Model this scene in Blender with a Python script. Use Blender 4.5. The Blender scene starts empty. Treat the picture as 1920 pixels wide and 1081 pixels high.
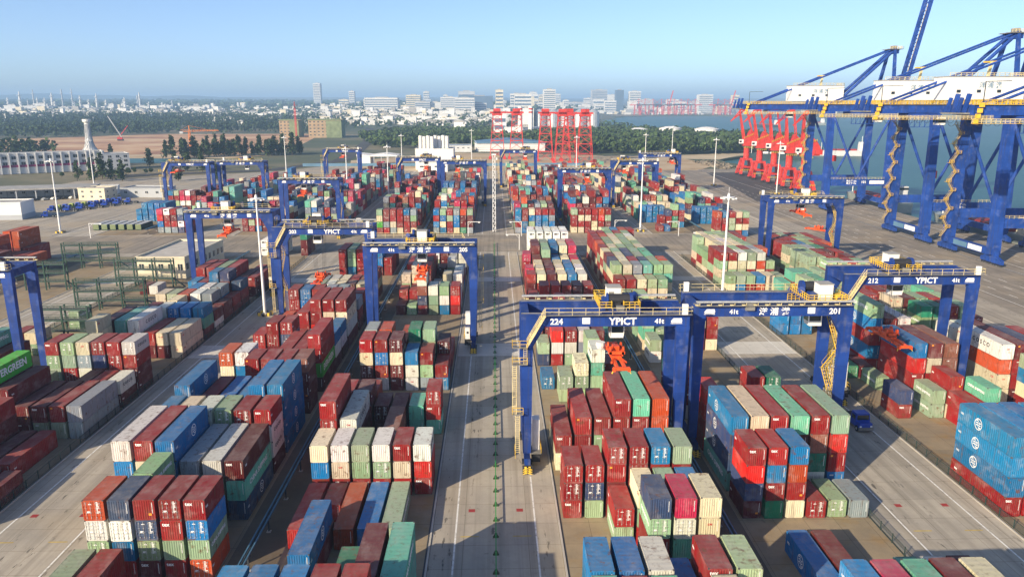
import bpy, bmesh, math, random
from mathutils import Vector, Matrix

# ------------------------------------------------------------------ camera, sky, sun, exposure
S = bpy.context.scene
COL = S.collection
cam_d = bpy.data.cameras.new('camera')
cam_d.sensor_width = 36.0
cam_d.lens = 1431.6 / 1920 * 36
cam_d.clip_start = 1.0
cam_d.clip_end = 40000
cam = bpy.data.objects.new('camera', cam_d)
COL.objects.link(cam)
cam.location = (0, 0, 54.52)
cam.rotation_euler = (math.pi / 2 - 0.2377, 0, -0.0235)
S.camera = cam

SUN_EL = math.radians(23)
SUN_AZ = math.radians(225)          # the sun stands behind the camera, to its left
w = bpy.data.worlds.new('World')
S.world = w
w.use_nodes = True
nt = w.node_tree
bg = nt.nodes['Background']
sky = nt.nodes.new('ShaderNodeTexSky')
sky.sky_type = 'NISHITA'
sky.sun_disc = False
sky.sun_elevation = SUN_EL
sky.sun_rotation = SUN_AZ
sky.altitude = 0
sky.air_density = 0.55
sky.dust_density = 0.95
sky.ozone_density = 2.3
nt.links.new(sky.outputs[0], bg.inputs[0])
bg.inputs[1].default_value = 0.13
sd = bpy.data.lights.new('sun', 'SUN')
sd.energy = 4.7
sd.angle = math.radians(0.6)
sd.color = (1.0, 0.84, 0.61)
sun = bpy.data.objects.new('sun', sd)
COL.objects.link(sun)
dirv = Vector((math.cos(SUN_EL) * math.sin(math.pi / 4), math.cos(SUN_EL) * math.cos(math.pi / 4), -math.sin(SUN_EL)))
sun.rotation_euler = dirv.to_track_quat('-Z', 'Y').to_euler()
S.view_settings.view_transform = 'Standard'
S.view_settings.look = 'None'
S.view_settings.gamma = 1
S.view_settings.use_curve_mapping = False
S.view_settings.exposure = 0.74
S.render.engine = 'CYCLES'
S.cycles.max_bounces = 5
S.cycles.diffuse_bounces = 3
S.cycles.glossy_bounces = 2
S.cycles.transparent_max_bounces = 8
S.cycles.volume_bounces = 0
S.cycles.use_denoising = True

# ------------------------------------------------------------------ materials
MATS = {}


def new_mat(name):
    m = bpy.data.materials.new(name)
    m.use_nodes = True
    return m, m.node_tree, m.node_tree.nodes['Principled BSDF']


def N(nt, kind, **kw):
    n = nt.nodes.new(kind)
    for k, v in kw.items():
        if k.startswith('i_'):
            n.inputs[k[2:].replace('_', ' ')].default_value = v
        else:
            setattr(n, k, v)
    return n


def noise(nt, scale, detail=4, coord='Object', stretch=None, rough=0.55):
    tc = N(nt, 'ShaderNodeTexCoord')
    src = tc.outputs[coord]
    if stretch:
        mp = N(nt, 'ShaderNodeMapping')
        mp.inputs['Scale'].default_value = stretch
        nt.links.new(src, mp.inputs['Vector'])
        src = mp.outputs[0]
    n = N(nt, 'ShaderNodeTexNoise')
    n.inputs['Scale'].default_value = scale
    n.inputs['Detail'].default_value = detail
    n.inputs['Roughness'].default_value = rough
    nt.links.new(src, n.inputs['Vector'])
    return n.outputs['Fac']


def ramp(nt, fac, stops):
    r = N(nt, 'ShaderNodeValToRGB')
    el = r.color_ramp.elements
    el[0].position, el[0].color = stops[0][0], (*stops[0][1], 1)
    el[1].position, el[1].color = stops[-1][0], (*stops[-1][1], 1)
    for p, c in stops[1:-1]:
        e = el.new(p)
        e.color = (*c, 1)
    nt.links.new(fac, r.inputs[0])
    return r.outputs[0]


def mix(nt, fac, a, b, blend='MIX'):
    m = N(nt, 'ShaderNodeMix', data_type='RGBA', blend_type=blend)
    for sock, v in ((m.inputs[0], fac), (m.inputs[6], a), (m.inputs[7], b)):
        if isinstance(v, (int, float)):
            sock.default_value = v
        elif isinstance(v, tuple):
            sock.default_value = (*v, 1)
        else:
            nt.links.new(v, sock)
    return m.outputs[2]


def mapr(nt, v, a, b, c, d):
    m = N(nt, 'ShaderNodeMapRange')
    for i, x in enumerate((a, b, c, d)):
        m.inputs[i + 1].default_value = x
    nt.links.new(v, m.inputs[0])
    return m.outputs[0]


def plain(name, col, rough=0.6, metal=0.0, var=0.25, scale=0.6, spec=0.4, coord='Object'):
    m, t, b = new_mat(name)
    f = noise(t, scale, 5, coord)
    dark = tuple(c * (1 - var) for c in col)
    lite = tuple(min(1, c * (1 + var * 0.6)) for c in col)
    t.links.new(ramp(t, f, [(0.3, dark), (0.7, lite)]), b.inputs['Base Color'])
    b.inputs['Roughness'].default_value = rough
    b.inputs['Metallic'].default_value = metal
    b.inputs['Specular IOR Level'].default_value = spec
    MATS[name] = m
    return m


def container_mat(name, from_attr):
    m, t, b = new_mat(name)
    if from_attr:
        a = N(t, 'ShaderNodeAttribute', attribute_name='Col')
        base = a.outputs['Color']
        geo = N(t, 'ShaderNodeNewGeometry')
        vec = geo.outputs['Position']
    else:
        oi = N(t, 'ShaderNodeObjectInfo')
        base = oi.outputs['Color']
        tc = N(t, 'ShaderNodeTexCoord')
        ad = N(t, 'ShaderNodeVectorMath', operation='ADD')
        sc = N(t, 'ShaderNodeVectorMath', operation='SCALE')
        cmb = N(t, 'ShaderNodeCombineXYZ')
        for i in range(3):
            t.links.new(oi.outputs['Random'], cmb.inputs[i])
        t.links.new(cmb.outputs[0], sc.inputs[0])
        sc.inputs['Scale'].default_value = 137.0
        t.links.new(tc.outputs['Object'], ad.inputs[0])
        t.links.new(sc.outputs[0], ad.inputs[1])
        vec = ad.outputs[0]
    def nz(scale, detail, st=None):
        v = vec
        if st:
            mp = N(t, 'ShaderNodeMapping')
            mp.inputs['Scale'].default_value = st
            t.links.new(v, mp.inputs['Vector'])
            v = mp.outputs[0]
        n = N(t, 'ShaderNodeTexNoise')
        n.inputs['Scale'].default_value = scale
        n.inputs['Detail'].default_value = detail
        n.inputs['Roughness'].default_value = 0.65
        t.links.new(v, n.inputs['Vector'])
        return n.outputs['Fac']
    big = nz(0.35, 4)
    c = mix(t, mapr(t, big, 0.4, 0.75, 0.0, 0.14), base, (0.30, 0.27, 0.23))
    streak = nz(1.0, 5, (2.2, 2.2, 0.22))
    c = mix(t, mapr(t, streak, 0.52, 0.72, 0.0, 0.6), c, (0.12, 0.075, 0.045))
    fade = nz(0.55, 3, (1, 0.6, 1))
    c = mix(t, mapr(t, fade, 0.52, 0.66, 0.0, 0.16), c, (0.52, 0.46, 0.42))
    rust = nz(1.1, 8)
    wear = nz(0.06, 1)
    old = mapr(t, wear, 0.42, 0.62, 0.0, 0.075)
    lift = N(t, 'ShaderNodeMath', operation='ADD')
    t.links.new(rust, lift.inputs[0])
    t.links.new(old, lift.inputs[1])
    c = mix(t, mapr(t, lift.outputs[0], 0.62, 0.71, 0.0, 0.75), c, (0.13, 0.05, 0.022))
    # settled dust on the roof sheets
    g2 = N(t, 'ShaderNodeNewGeometry')
    sx = N(t, 'ShaderNodeSeparateXYZ')
    t.links.new(g2.outputs['Normal'], sx.inputs[0])
    up = mapr(t, sx.outputs[2], 0.6, 0.95, 0.0, 1.0)
    dn = nz(0.8, 6, (1, 0.5, 1))
    mm = N(t, 'ShaderNodeMath', operation='MULTIPLY')
    t.links.new(up, mm.inputs[0])
    t.links.new(mapr(t, dn, 0.3, 0.75, 0.03, 0.27), mm.inputs[1])
    c = mix(t, mm.outputs[0], c, (0.36, 0.33, 0.29))
    t.links.new(c, b.inputs['Base Color'])
    b.inputs['Roughness'].default_value = 0.6
    b.inputs['Specular IOR Level'].default_value = 0.16
    MATS[name] = m
    return m


container_mat('container_paint', False)
container_mat('container_paint_far', True)
plain('casting', (0.10, 0.09, 0.085), 0.7, 0.1, 0.3, 3)
plain('galvanised', (0.46, 0.46, 0.45), 0.45, 0.2, 0.2, 2)
plain('white_mark', (0.80, 0.80, 0.78), 0.6, 0, 0.08, 2)
plain('black_mark', (0.03, 0.035, 0.05), 0.6, 0, 0.1, 2)
plain('orange_mark', (0.80, 0.30, 0.03), 0.6, 0, 0.1, 2)
plain('crane_blue', (0.007, 0.036, 0.205), 0.5, 0, 0.40, 0.35, 0.25)
plain('quay_blue', (0.010, 0.060, 0.33), 0.5, 0, 0.24, 0.2, 0.25)
plain('rail_yellow', (0.72, 0.46, 0.04), 0.55, 0, 0.25, 1.0)
plain('stair_tan', (0.42, 0.31, 0.14), 0.7, 0, 0.3, 0.6)
plain('rail_cream', (0.70, 0.58, 0.30), 0.6, 0, 0.25, 1.0)
plain('deck_grey', (0.20, 0.195, 0.18), 0.8, 0, 0.3, 1.0)
plain('machine_dark', (0.035, 0.035, 0.04), 0.6, 0.2, 0.3, 1.5)
plain('house_white', (0.76, 0.75, 0.71), 0.55, 0, 0.10, 0.5)
plain('spreader_orange', (0.78, 0.095, 0.018), 0.5, 0, 0.25, 0.8)
plain('crane_red', (0.62, 0.045, 0.030), 0.5, 0, 0.25, 0.12)
plain('rope', (0.05, 0.05, 0.055), 0.6, 0.3, 0.1, 2)
plain('rubber', (0.022, 0.022, 0.024), 0.85, 0, 0.2, 3)
plain('mast_white', (0.74, 0.74, 0.72), 0.5, 0, 0.1, 0.3)
plain('fence_green', (0.025, 0.05, 0.045), 0.7, 0, 0.2, 1)
plain('busbar_blue', (0.10, 0.22, 0.32), 0.45, 0.3, 0.3, 0.5)
plain('post_dark', (0.05, 0.06, 0.07), 0.6, 0.2, 0.2, 1)
plain('divider_green', (0.03, 0.30, 0.06), 0.6, 0, 0.2, 1)
plain('divider_dark', (0.05, 0.09, 0.035), 0.8, 0, 0.2, 1)
plain('hazard_yellow', (0.75, 0.50, 0.05), 0.6, 0, 0.1, 1)
plain('rack_green', (0.020, 0.060, 0.042), 0.6, 0.1, 0.3, 0.7)
plain('truck_blue', (0.012, 0.055, 0.40), 0.35, 0, 0.15, 1, 0.5)
plain('truck_lime', (0.42, 0.50, 0.10), 0.4, 0, 0.15, 1, 0.5)
plain('glass_dark', (0.02, 0.028, 0.035), 0.08, 0, 0.1, 1, 0.6)
plain('wall_cream', (0.62, 0.56, 0.42), 0.8, 0, 0.15, 0.15)
plain('wall_white', (0.72, 0.71, 0.68), 0.8, 0, 0.10, 0.08)
plain('wall_pale', (0.55, 0.56, 0.56), 0.8, 0, 0.15, 0.05)
plain('wall_grey', (0.40, 0.42, 0.44), 0.8, 0, 0.15, 0.03)
plain('roof_grey', (0.34, 0.33, 0.31), 0.85, 0, 0.25, 0.25)
plain('roof_blue', (0.10, 0.20, 0.30), 0.6, 0, 0.2, 0.1)
plain('roof_concrete', (0.46, 0.43, 0.38), 0.85, 0, 0.18, 0.3)
plain('banner_purple', (0.22, 0.02, 0.10), 0.7, 0, 0.1, 1)
plain('silo_steel', (0.50, 0.53, 0.55), 0.4, 0.4, 0.15, 0.2)
plain('far_concrete', (0.60, 0.60, 0.58), 0.8, 0, 0.15, 0.01)
plain('far_glass', (0.10, 0.15, 0.22), 0.3, 0, 0.15, 0.02)
plain('scaffold_net', (0.19, 0.23, 0.12), 0.9, 0, 0.3, 0.15)
plain('brick_tan', (0.36, 0.26, 0.155), 0.9, 0, 0.2, 0.1)
plain('crane_orange', (0.65, 0.20, 0.03), 0.6, 0, 0.2, 0.5)
plain('hull_dark', (0.025, 0.05, 0.06), 0.5, 0, 0.3, 0.05)
plain('hull_grey', (0.32, 0.36, 0.34), 0.5, 0, 0.3, 0.05)
plain('hull_red', (0.30, 0.035, 0.03), 0.6, 0, 0.3, 0.05)
plain('rock', (0.24, 0.20, 0.15), 0.9, 0, 0.4, 0.3)
plain('sand', (0.50, 0.40, 0.26), 0.95, 0, 0.15, 0.05)
plain('bark', (0.07, 0.05, 0.035), 0.9, 0, 0.3, 1)


def crane_paint(name, col):
    # sun-bleached paint with grime runs and rust at the seams
    m, t, b = new_mat(name)
    c = ramp(t, noise(t, 0.22, 5), [(0.3, tuple(v * 0.72 for v in col)), (0.7, tuple(v * 1.25 + 0.006 for v in col))])
    c = mix(t, mapr(t, noise(t, 1.0, 5, stretch=(1.6, 1.6, 0.10)), 0.50, 0.72, 0, 0.5), c, (0.050, 0.050, 0.056))
    c = mix(t, mapr(t, noise(t, 0.9, 8, rough=0.7), 0.64, 0.71, 0, 0.6), c, (0.12, 0.055, 0.03))
    c = mix(t, mapr(t, noise(t, 0.5, 4), 0.55, 0.70, 0, 0.14), c, (0.40, 0.42, 0.46))
    # seams between the welded plates
    br = N(t, 'ShaderNodeTexBrick')
    tc = N(t, 'ShaderNodeTexCoord')
    mp = N(t, 'ShaderNodeMapping')
    mp.inputs['Rotation'].default_value = (math.pi / 2, 0, 0)
    t.links.new(tc.outputs['Object'], mp.inputs['Vector'])
    t.links.new(mp.outputs[0], br.inputs['Vector'])
    br.offset = 0
    br.inputs['Scale'].default_value = 1
    br.inputs['Mortar Size'].default_value = 0.02
    br.inputs['Brick Width'].default_value = 3.1
    br.inputs['Row Height'].default_value = 2.4
    br.inputs['Color1'].default_value = (1, 1, 1, 1)
    br.inputs['Color2'].default_value = (0.86, 0.86, 0.88, 1)
    br.inputs['Mortar'].default_value = (0.6, 0.6, 0.6, 1)
    c = mix(t, 1.0, c, br.outputs['Color'], 'MULTIPLY')
    t.links.new(c, b.inputs['Base Color'])
    b.inputs['Roughness'].default_value = 0.55
    b.inputs['Specular IOR Level'].default_value = 0.25
    MATS[name] = m


crane_paint('crane_blue', (0.008, 0.042, 0.225))
crane_paint('quay_blue', (0.010, 0.056, 0.29))
crane_paint('crane_red', (0.60, 0.040, 0.028))


def leaf_mat(name, a, b_, sub=0.0):
    m, t, b = new_mat(name)
    f = noise(t, 0.35, 3)
    t.links.new(ramp(t, f, [(0.3, a), (0.7, b_)]), b.inputs['Base Color'])
    b.inputs['Roughness'].default_value = 0.8
    b.inputs['Specular IOR Level'].default_value = 0.15
    MATS[name] = m


leaf_mat('leaf_dark', (0.024, 0.040, 0.020), (0.048, 0.070, 0.032))
leaf_mat('leaf_mid', (0.034, 0.068, 0.022), (0.075, 0.115, 0.038))
leaf_mat('leaf_light', (0.045, 0.085, 0.022), (0.100, 0.130, 0.045))


def ground_mats():
    # far land: grass, scrub, bare soil
    m, t, b = new_mat('land')
    f = noise(t, 0.004, 8)
    c = ramp(t, f, [(0.35, (0.045, 0.070, 0.025)), (0.5, (0.085, 0.095, 0.045)), (0.62, (0.24, 0.19, 0.11))])
    f2 = noise(t, 0.05, 6)
    c = mix(t, mapr(t, f2, 0.4, 0.7, 0, 0.5), c, (0.05, 0.06, 0.03))
    t.links.new(c, b.inputs['Base Color'])
    b.inputs['Roughness'].default_value = 0.95
    MATS['land'] = m
    # concrete of the yard and the lanes
    for name, base, dark in (('concrete_yard', (0.44, 0.39, 0.315), (0.30, 0.27, 0.225)),
                             ('concrete_lane', (0.47, 0.42, 0.34), (0.33, 0.30, 0.255)),
                             ('block_paving', (0.36, 0.285, 0.185), (0.20, 0.165, 0.12)),
                             ('apron', (0.34, 0.295, 0.235), (0.19, 0.168, 0.142)),
                             ('apron_dark', (0.095, 0.090, 0.088), (0.07, 0.066, 0.066)),
                             ('crossing_slab', (0.66, 0.63, 0.56), (0.52, 0.50, 0.45)),
                             ('track_soil', (0.19, 0.150, 0.105), (0.10, 0.082, 0.062)),
                             ('asphalt', (0.085, 0.085, 0.085), (0.05, 0.05, 0.052))):
        m, t, b = new_mat(name)
        c = ramp(t, noise(t, 0.06, 8, rough=0.7), [(0.3, dark), (0.62, base)])
        f2 = noise(t, 0.9, 8, rough=0.7)
        c = mix(t, mapr(t, f2, 0.5, 0.75, 0, 0.35), c, tuple(x * 0.55 for x in base))
        # drips, oil and rubber spots with a shape of their own
        f3 = noise(t, 0.55, 3)
        c = mix(t, mapr(t, f3, 0.68, 0.72, 0, 0.35), c, (0.10, 0.085, 0.07))
        if name in ('concrete_lane', 'apron', 'concrete_yard'):
            f4 = noise(t, 1.0, 4, stretch=(0.75, 0.012, 1))
            c = mix(t, mapr(t, f4, 0.46, 0.64, 0, 0.6), c, tuple(x * 0.52 for x in base))
            f6 = noise(t, 1.0, 3, stretch=(1.6, 0.35, 1))
            f7 = noise(t, 1.0, 2, stretch=(0.35, 0.02, 1))
            m6 = N(t, 'ShaderNodeMath', operation='MULTIPLY')
            t.links.new(mapr(t, f6, 0.60, 0.66, 0, 0.8), m6.inputs[0])
            t.links.new(mapr(t, f7, 0.50, 0.60, 0, 1), m6.inputs[1])
            c = mix(t, m6.outputs[0], c, (0.07, 0.062, 0.055))
            f8 = noise(t, 0.035, 3)
            c = mix(t, mapr(t, f8, 0.5, 0.62, 0, 0.35), c, (0.46, 0.36, 0.23))
        if name == 'block_paving':
            f5 = noise(t, 0.25, 5)
            c = mix(t, mapr(t, f5, 0.52, 0.68, 0, 0.6), c, (0.30, 0.19, 0.075))
        # cast joints between bays of concrete
        if name not in ('asphalt', 'track_soil'):
            br = N(t, 'ShaderNodeTexBrick')
            tc = N(t, 'ShaderNodeTexCoord')
            t.links.new(tc.outputs['Object'], br.inputs['Vector'])
            br.offset = 0
            br.inputs['Scale'].default_value = 1
            br.inputs['Mortar Size'].default_value = 0.035
            br.inputs['Mortar Smooth'].default_value = 0.3
            br.inputs['Brick Width'].default_value = 4.15
            br.inputs['Row Height'].default_value = 5.1
            br.inputs['Color1'].default_value = (1, 1, 1, 1)
            br.inputs['Color2'].default_value = (0.90, 0.90, 0.90, 1)
            br.inputs['Mortar'].default_value = (0.55, 0.52, 0.48, 1)
            c = mix(t, 1.0, c, br.outputs['Color'], 'MULTIPLY')
        t.links.new(c, b.inputs['Base Color'])
        b.inputs['Roughness'].default_value = 0.9
        b.inputs['Specular IOR Level'].default_value = 0.2
        bp = N(t, 'ShaderNodeBump')
        bp.inputs['Strength'].default_value = 0.25
        bp.inputs['Distance'].default_value = 0.02
        t.links.new(f2, bp.inputs['Height'])
        t.links.new(bp.outputs[0], b.inputs['Normal'])
        MATS[name] = m
    m, t, b = new_mat('lane_paint')
    f = noise(t, 1.3, 6, rough=0.75)
    t.links.new(ramp(t, f, [(0.34, (0.36, 0.34, 0.30)), (0.5, (0.72, 0.71, 0.67))]), b.inputs['Base Color'])
    b.inputs['Roughness'].default_value = 0.8
    MATS['lane_paint'] = m
    plain('yellow_paint', (0.50, 0.36, 0.06), 0.8, 0, 0.3, 1)
    m, t, b = new_mat('red_soil')
    c = ramp(t, noise(t, 0.012, 8), [(0.35, (0.26, 0.12, 0.06)), (0.5, (0.46, 0.26, 0.13)), (0.65, (0.56, 0.40, 0.23))])
    t.links.new(c, b.inputs['Base Color'])
    b.inputs['Roughness'].default_value = 1
    MATS['red_soil'] = m
    m, t, b = new_mat('sandy_soil')
    c = ramp(t, noise(t, 0.03, 8), [(0.35, (0.36, 0.24, 0.12)), (0.65, (0.50, 0.40, 0.26))])
    t.links.new(c, b.inputs['Base Color'])
    b.inputs['Roughness'].default_value = 1
    MATS['sandy_soil'] = m
    m, t, b = new_mat('sea_water')
    c = ramp(t, noise(t, 0.004, 6), [(0.3, (0.028, 0.100, 0.100)), (0.7, (0.042, 0.125, 0.120))])
    t.links.new(c, b.inputs['Base Color'])
    b.inputs['Roughness'].default_value = 0.4
    b.inputs['Specular IOR Level'].default_value = 0.3
    b.inputs['IOR'].default_value = 1.33
    bp = N(t, 'ShaderNodeBump')
    bp.inputs['Strength'].default_value = 0.6
    bp.inputs['Distance'].default_value = 0.5
    t.links.new(noise(t, 0.25, 6, stretch=(1, 0.6, 1)), bp.inputs['Height'])
    t.links.new(bp.outputs[0], b.inputs['Normal'])
    MATS['sea_water'] = m
    # wire mesh of the fences: fine wires with open gaps
    m, t, b = new_mat('wire_mesh')
    b.inputs['Base Color'].default_value = (0.05, 0.06, 0.055, 1)
    b.inputs['Alpha'].default_value = 0.42
    MATS['wire_mesh'] = m


ground_mats()


# ------------------------------------------------------------------ mesh helpers
class MB:
    """collects shapes into one mesh"""

    def __init__(self):
        self.v, self.f, self.m = [], [], []
        self.mats = []

    def mi(self, mat):
        if mat not in self.mats:
            self.mats.append(mat)
        return self.mats.index(mat)

    def add(self, vs, fs, mat):
        o = len(self.v)
        i = self.mi(mat)
        self.v += [tuple(p) for p in vs]
        for f in fs:
            self.f.append(tuple(o + k for k in f))
            self.m.append(i)

    def box(self, x0, x1, y0, y1, z0, z1, mat):
        self.add([(x0, y0, z0), (x1, y0, z0), (x1, y1, z0), (x0, y1, z0), (x0, y0, z1), (x1, y0, z1), (x1, y1, z1), (x0, y1, z1)],
                 [(3, 2, 1, 0), (4, 5, 6, 7), (0, 1, 5, 4), (1, 2, 6, 5), (2, 3, 7, 6), (3, 0, 4, 7)], mat)

    def cbox(self, c, s, mat):
        self.box(c[0] - s[0] / 2, c[0] + s[0] / 2, c[1] - s[1] / 2, c[1] + s[1] / 2, c[2] - s[2] / 2, c[2] + s[2] / 2, mat)

    def prism(self, poly, a, b, axis, mat):
        """poly: 2-D outline swept from a to b along the axis ('x','y','z')"""
        n = len(poly)
        def P(p, t):
            if axis == 'y':
                return (p[0], t, p[1])
            if axis == 'x':
                return (t, p[0], p[1])
            return (p[0], p[1], t)
        vs = [P(p, a) for p in poly] + [P(p, b) for p in poly]
        fs = [tuple(range(n)), tuple(range(2 * n - 1, n - 1, -1))]
        fs += [(i, i + n, (i + 1) % n + n, (i + 1) % n) for i in range(n)]
        self.add(vs, fs, mat)

    def beam(self, a, b, w, h, mat, w2=None, h2=None):
        """box beam from a to b, section w x h (h upwards)"""
        a, b = Vector(a), Vector(b)
        d = (b - a).normalized()
        up = Vector((0, 0, 1)) if abs(d.z) < 0.95 else Vector((0, 1, 0))
        s = d.cross(up).normalized()
        u = s.cross(d)
        w2 = w if w2 is None else w2
        h2 = h if h2 is None else h2
        vs = []
        for p, ww, hh in ((a, w, h), (b, w2, h2)):
            for i, j in ((-1, -1), (1, -1), (1, 1), (-1, 1)):
                vs.append(p + s * (i * ww / 2) + u * (j * hh / 2))
        self.add(vs, [(3, 2, 1, 0), (4, 5, 6, 7), (0, 1, 5, 4), (1, 2, 6, 5), (2, 3, 7, 6), (3, 0, 4, 7)], mat)

    def tube(self, a, b, r, mat, n=6, r2=None, cap=True):
        a, b = Vector(a), Vector(b)
        d = (b - a).normalized()
        up = Vector((0, 0, 1)) if abs(d.z) < 0.95 else Vector((1, 0, 0))
        s = d.cross(up).normalized()
        u = s.cross(d)
        r2 = r if r2 is None else r2
        vs = []
        for p, rr in ((a, r), (b, r2)):
            for k in range(n):
                t = 2 * math.pi * k / n
                vs.append(p + s * (math.cos(t) * rr) + u * (math.sin(t) * rr))
        fs = [(k, (k + 1) % n, (k + 1) % n + n, k + n) for k in range(n)]
        if cap:
            fs += [tuple(range(n - 1, -1, -1)), tuple(range(n, 2 * n))]
        self.add(vs, fs, mat)

    def lathe(self, prof, c, mat, n=12):
        """prof: list of (radius, z)"""
        vs, fs = [], []
        for r, z in prof:
            for k in range(n):
                t = 2 * math.pi * k / n
                vs.append((c[0] + r * math.cos(t), c[1] + r * math.sin(t), c[2] + z))
        for i in range(len(prof) - 1):
            for k in range(n):
                fs.append((i * n + k, i * n + (k + 1) % n, (i + 1) * n + (k + 1) % n, (i + 1) * n + k))
        fs.append(tuple(range(n - 1, -1, -1)))
        fs.append(tuple((len(prof) - 1) * n + k for k in range(n)))
        self.add(vs, fs, mat)

    def railing(self, pts, h, mat, post=2.0, r=0.04, rails=2):
        """hand rail along a polyline of deck points"""
        for a, b in zip(pts[:-1], pts[1:]):
            a, b = Vector(a), Vector(b)
            L = (b - a).length
            for k in range(rails):
                z = h * (k + 1) / rails
                self.beam(a + Vector((0, 0, z)), b + Vector((0, 0, z)), r, r, mat)
            n = max(1, int(L / post))
            for k in range(n + 1):
                p = a.lerp(b, k / n)
                self.beam(p, p + Vector((0, 0, h)), r, r, mat)

    def mesh(self, name):
        me = bpy.data.meshes.new(name)
        me.from_pydata(self.v, [], self.f)
        for m in self.mats:
            me.materials.append(MATS[m])
        if len(self.mats) > 1:
            me.polygons.foreach_set('material_index', self.m)
        me.update()
        return me

    def build(self, name, parent=None, loc=None):
        return link(name, self.mesh(name), parent, loc)


def link(name, me, parent=None, loc=None, rot=None):
    o = bpy.data.objects.new(name, me)
    COL.objects.link(o)
    if parent is not None:
        o.parent = parent
    if loc is not None:
        o.location = loc
    if rot is not None:
        o.rotation_euler = rot
    return o


def empty(name, loc=(0, 0, 0), rz=0.0):
    o = bpy.data.objects.new(name, None)
    COL.objects.link(o)
    o.location = loc
    o.rotation_euler = (0, 0, rz)
    return o


def tag(o, label, cat, group=None, kind=None):
    o['label'] = label
    if cat:
        o['category'] = cat
    if group:
        o['group'] = group
    if kind:
        o['kind'] = kind
    return o


def struct(o, label=None):
    o['kind'] = 'structure'
    if label:
        o['label'] = label
    return o


def copy_tree(o, parent=None):
    c = o.copy()
    COL.objects.link(c)
    c.parent = parent
    for ch in o.children:
        copy_tree(ch, c)
    return c


def sheet(name, pts, z, mat, parent=None):
    b = MB()
    b.add([(x, y, z) for x, y in pts], [tuple(range(len(pts)))], mat)
    return b.build(name, parent)


TEXT = {}


def text_mesh(s, size, mat, bold=0.0, align='CENTER'):
    """flat lettering standing in the local xz plane, facing -y"""
    key = (s, size, mat, bold, align)
    if key in TEXT:
        return TEXT[key]
    c = bpy.data.curves.new('lettering', 'FONT')
    c.body = s
    c.size = size
    c.align_x = align
    c.align_y = 'CENTER'
    c.extrude = 0.01
    c.offset = bold
    c.resolution_u = 2
    o = bpy.data.objects.new('lettering', c)
    COL.objects.link(o)
    dg = bpy.context.evaluated_depsgraph_get()
    me = bpy.data.meshes.new_from_object(o.evaluated_get(dg))
    bpy.data.objects.remove(o)
    me.transform(Matrix.Rotation(math.pi / 2, 4, 'X'))
    me.materials.clear()
    me.materials.append(MATS[mat])
    me.name = 'lettering'
    TEXT[key] = me
    return me


# ------------------------------------------------------------------ where the containers stand (plain data)
# DATA-BEGIN
import random as _r
PER, ROWP, CW = 59.458, 2.8976, 2.438
PAL = {'r': (0.255, 0.010, 0.011), 'm': (0.115, 0.010, 0.014), 'o': (0.46, 0.060, 0.014), 'b': (0.006, 0.155, 0.375),
       'n': (0.035, 0.060, 0.135), 'g': (0.27, 0.39, 0.23), 't': (0.12, 0.40, 0.28), 'e': (0.020, 0.20, 0.115),
       'w': (0.66, 0.645, 0.585), 'c': (0.66, 0.57, 0.39), 'y': (0.25, 0.29, 0.32), 'p': (0.45, 0.020, 0.075),
       'G': (0.055, 0.36, 0.035), 'd': (0.23, 0.080, 0.055), 'R': (0.55, 0.014, 0.010), 'W': (0.82, 0.81, 0.75)}
CNAME = {'r': 'red', 'm': 'maroon', 'o': 'orange red', 'b': 'blue', 'n': 'navy', 'g': 'pale green', 't': 'mint green', 'e': 'dark green',
         'w': 'off white', 'c': 'cream', 'y': 'grey', 'p': 'crimson', 'G': 'bright green', 'd': 'brown red', 'R': 'bright red', 'W': 'white'}


def block_left(b):
    k = abs(b)
    lane = PER * (k // 2)
    a = lane + 9.15 if k % 2 else lane - 26.09
    return a if b > 0 else -(a + 16.93)


def slot_y(n):
    return 99.7 + 6.85 * n


CONT = []
_rng = _r.Random(7)


def bay(b, n, L, spec, far=False, hc=None, pal='rrrmmobgwcn'):
    """spec: six columns left to right, each a string of colours from the ground up; ' after a letter = doors face the camera"""
    H = (2.896 if L == 40 else 2.591) if hc is None else hc
    cols = spec.split()
    for c, s in enumerate(cols):
        if s == '-':
            continue
        z = 0.06
        tier = 0
        i = 0
        top = len(s.replace("'", ''))
        while i < len(s):
            ch = s[i]
            door = i + 1 < len(s) and s[i + 1] == "'"
            i += 2 if door else 1
            if ch == '?':
                ch = _rng.choice(pal)
            if ch == '?' or far:
                door = door or _rng.random() < 0.3
            CONT.append(dict(x=block_left(b) + c * ROWP + _rng.uniform(-0.04, 0.04), y=slot_y(n) + _rng.uniform(-0.10, 0.10), z=z, L=12.192 if L == 40 else 6.058,
                             H=H, c=ch, door=door, b=b, n=n, col=c, tier=tier, top=top, far=far, jit=_rng.uniform(0.78, 1.15), hue=tuple(1 + _rng.uniform(-1, 1) * (0.055 if ch in 'wcWy' else 0.12) for _ in range(3))))
            z += H
            tier += 1


def rnd(b, n0, n1, pal, h=(2, 4), gap=0.12, far=False, low=0.15, p40=0.2):
    n = n0
    while n <= n1:
        L = 40 if _rng.random() < p40 else 20
        if _rng.random() > gap:
            base = _rng.randint(*h)
            cols = []
            for c in range(6):
                k = max(0, base + _rng.choice((-1, 0, 0, 0, 0, 1)))
                if _rng.random() < low:
                    k = max(0, k - _rng.randint(1, 3))
                run = ''.join(_rng.choice(pal) for _ in range(k))
                cols.append(run or '-')
            bay(b, n, L, ' '.join(cols), far)
        n += 2 if L == 40 else 1


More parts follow.
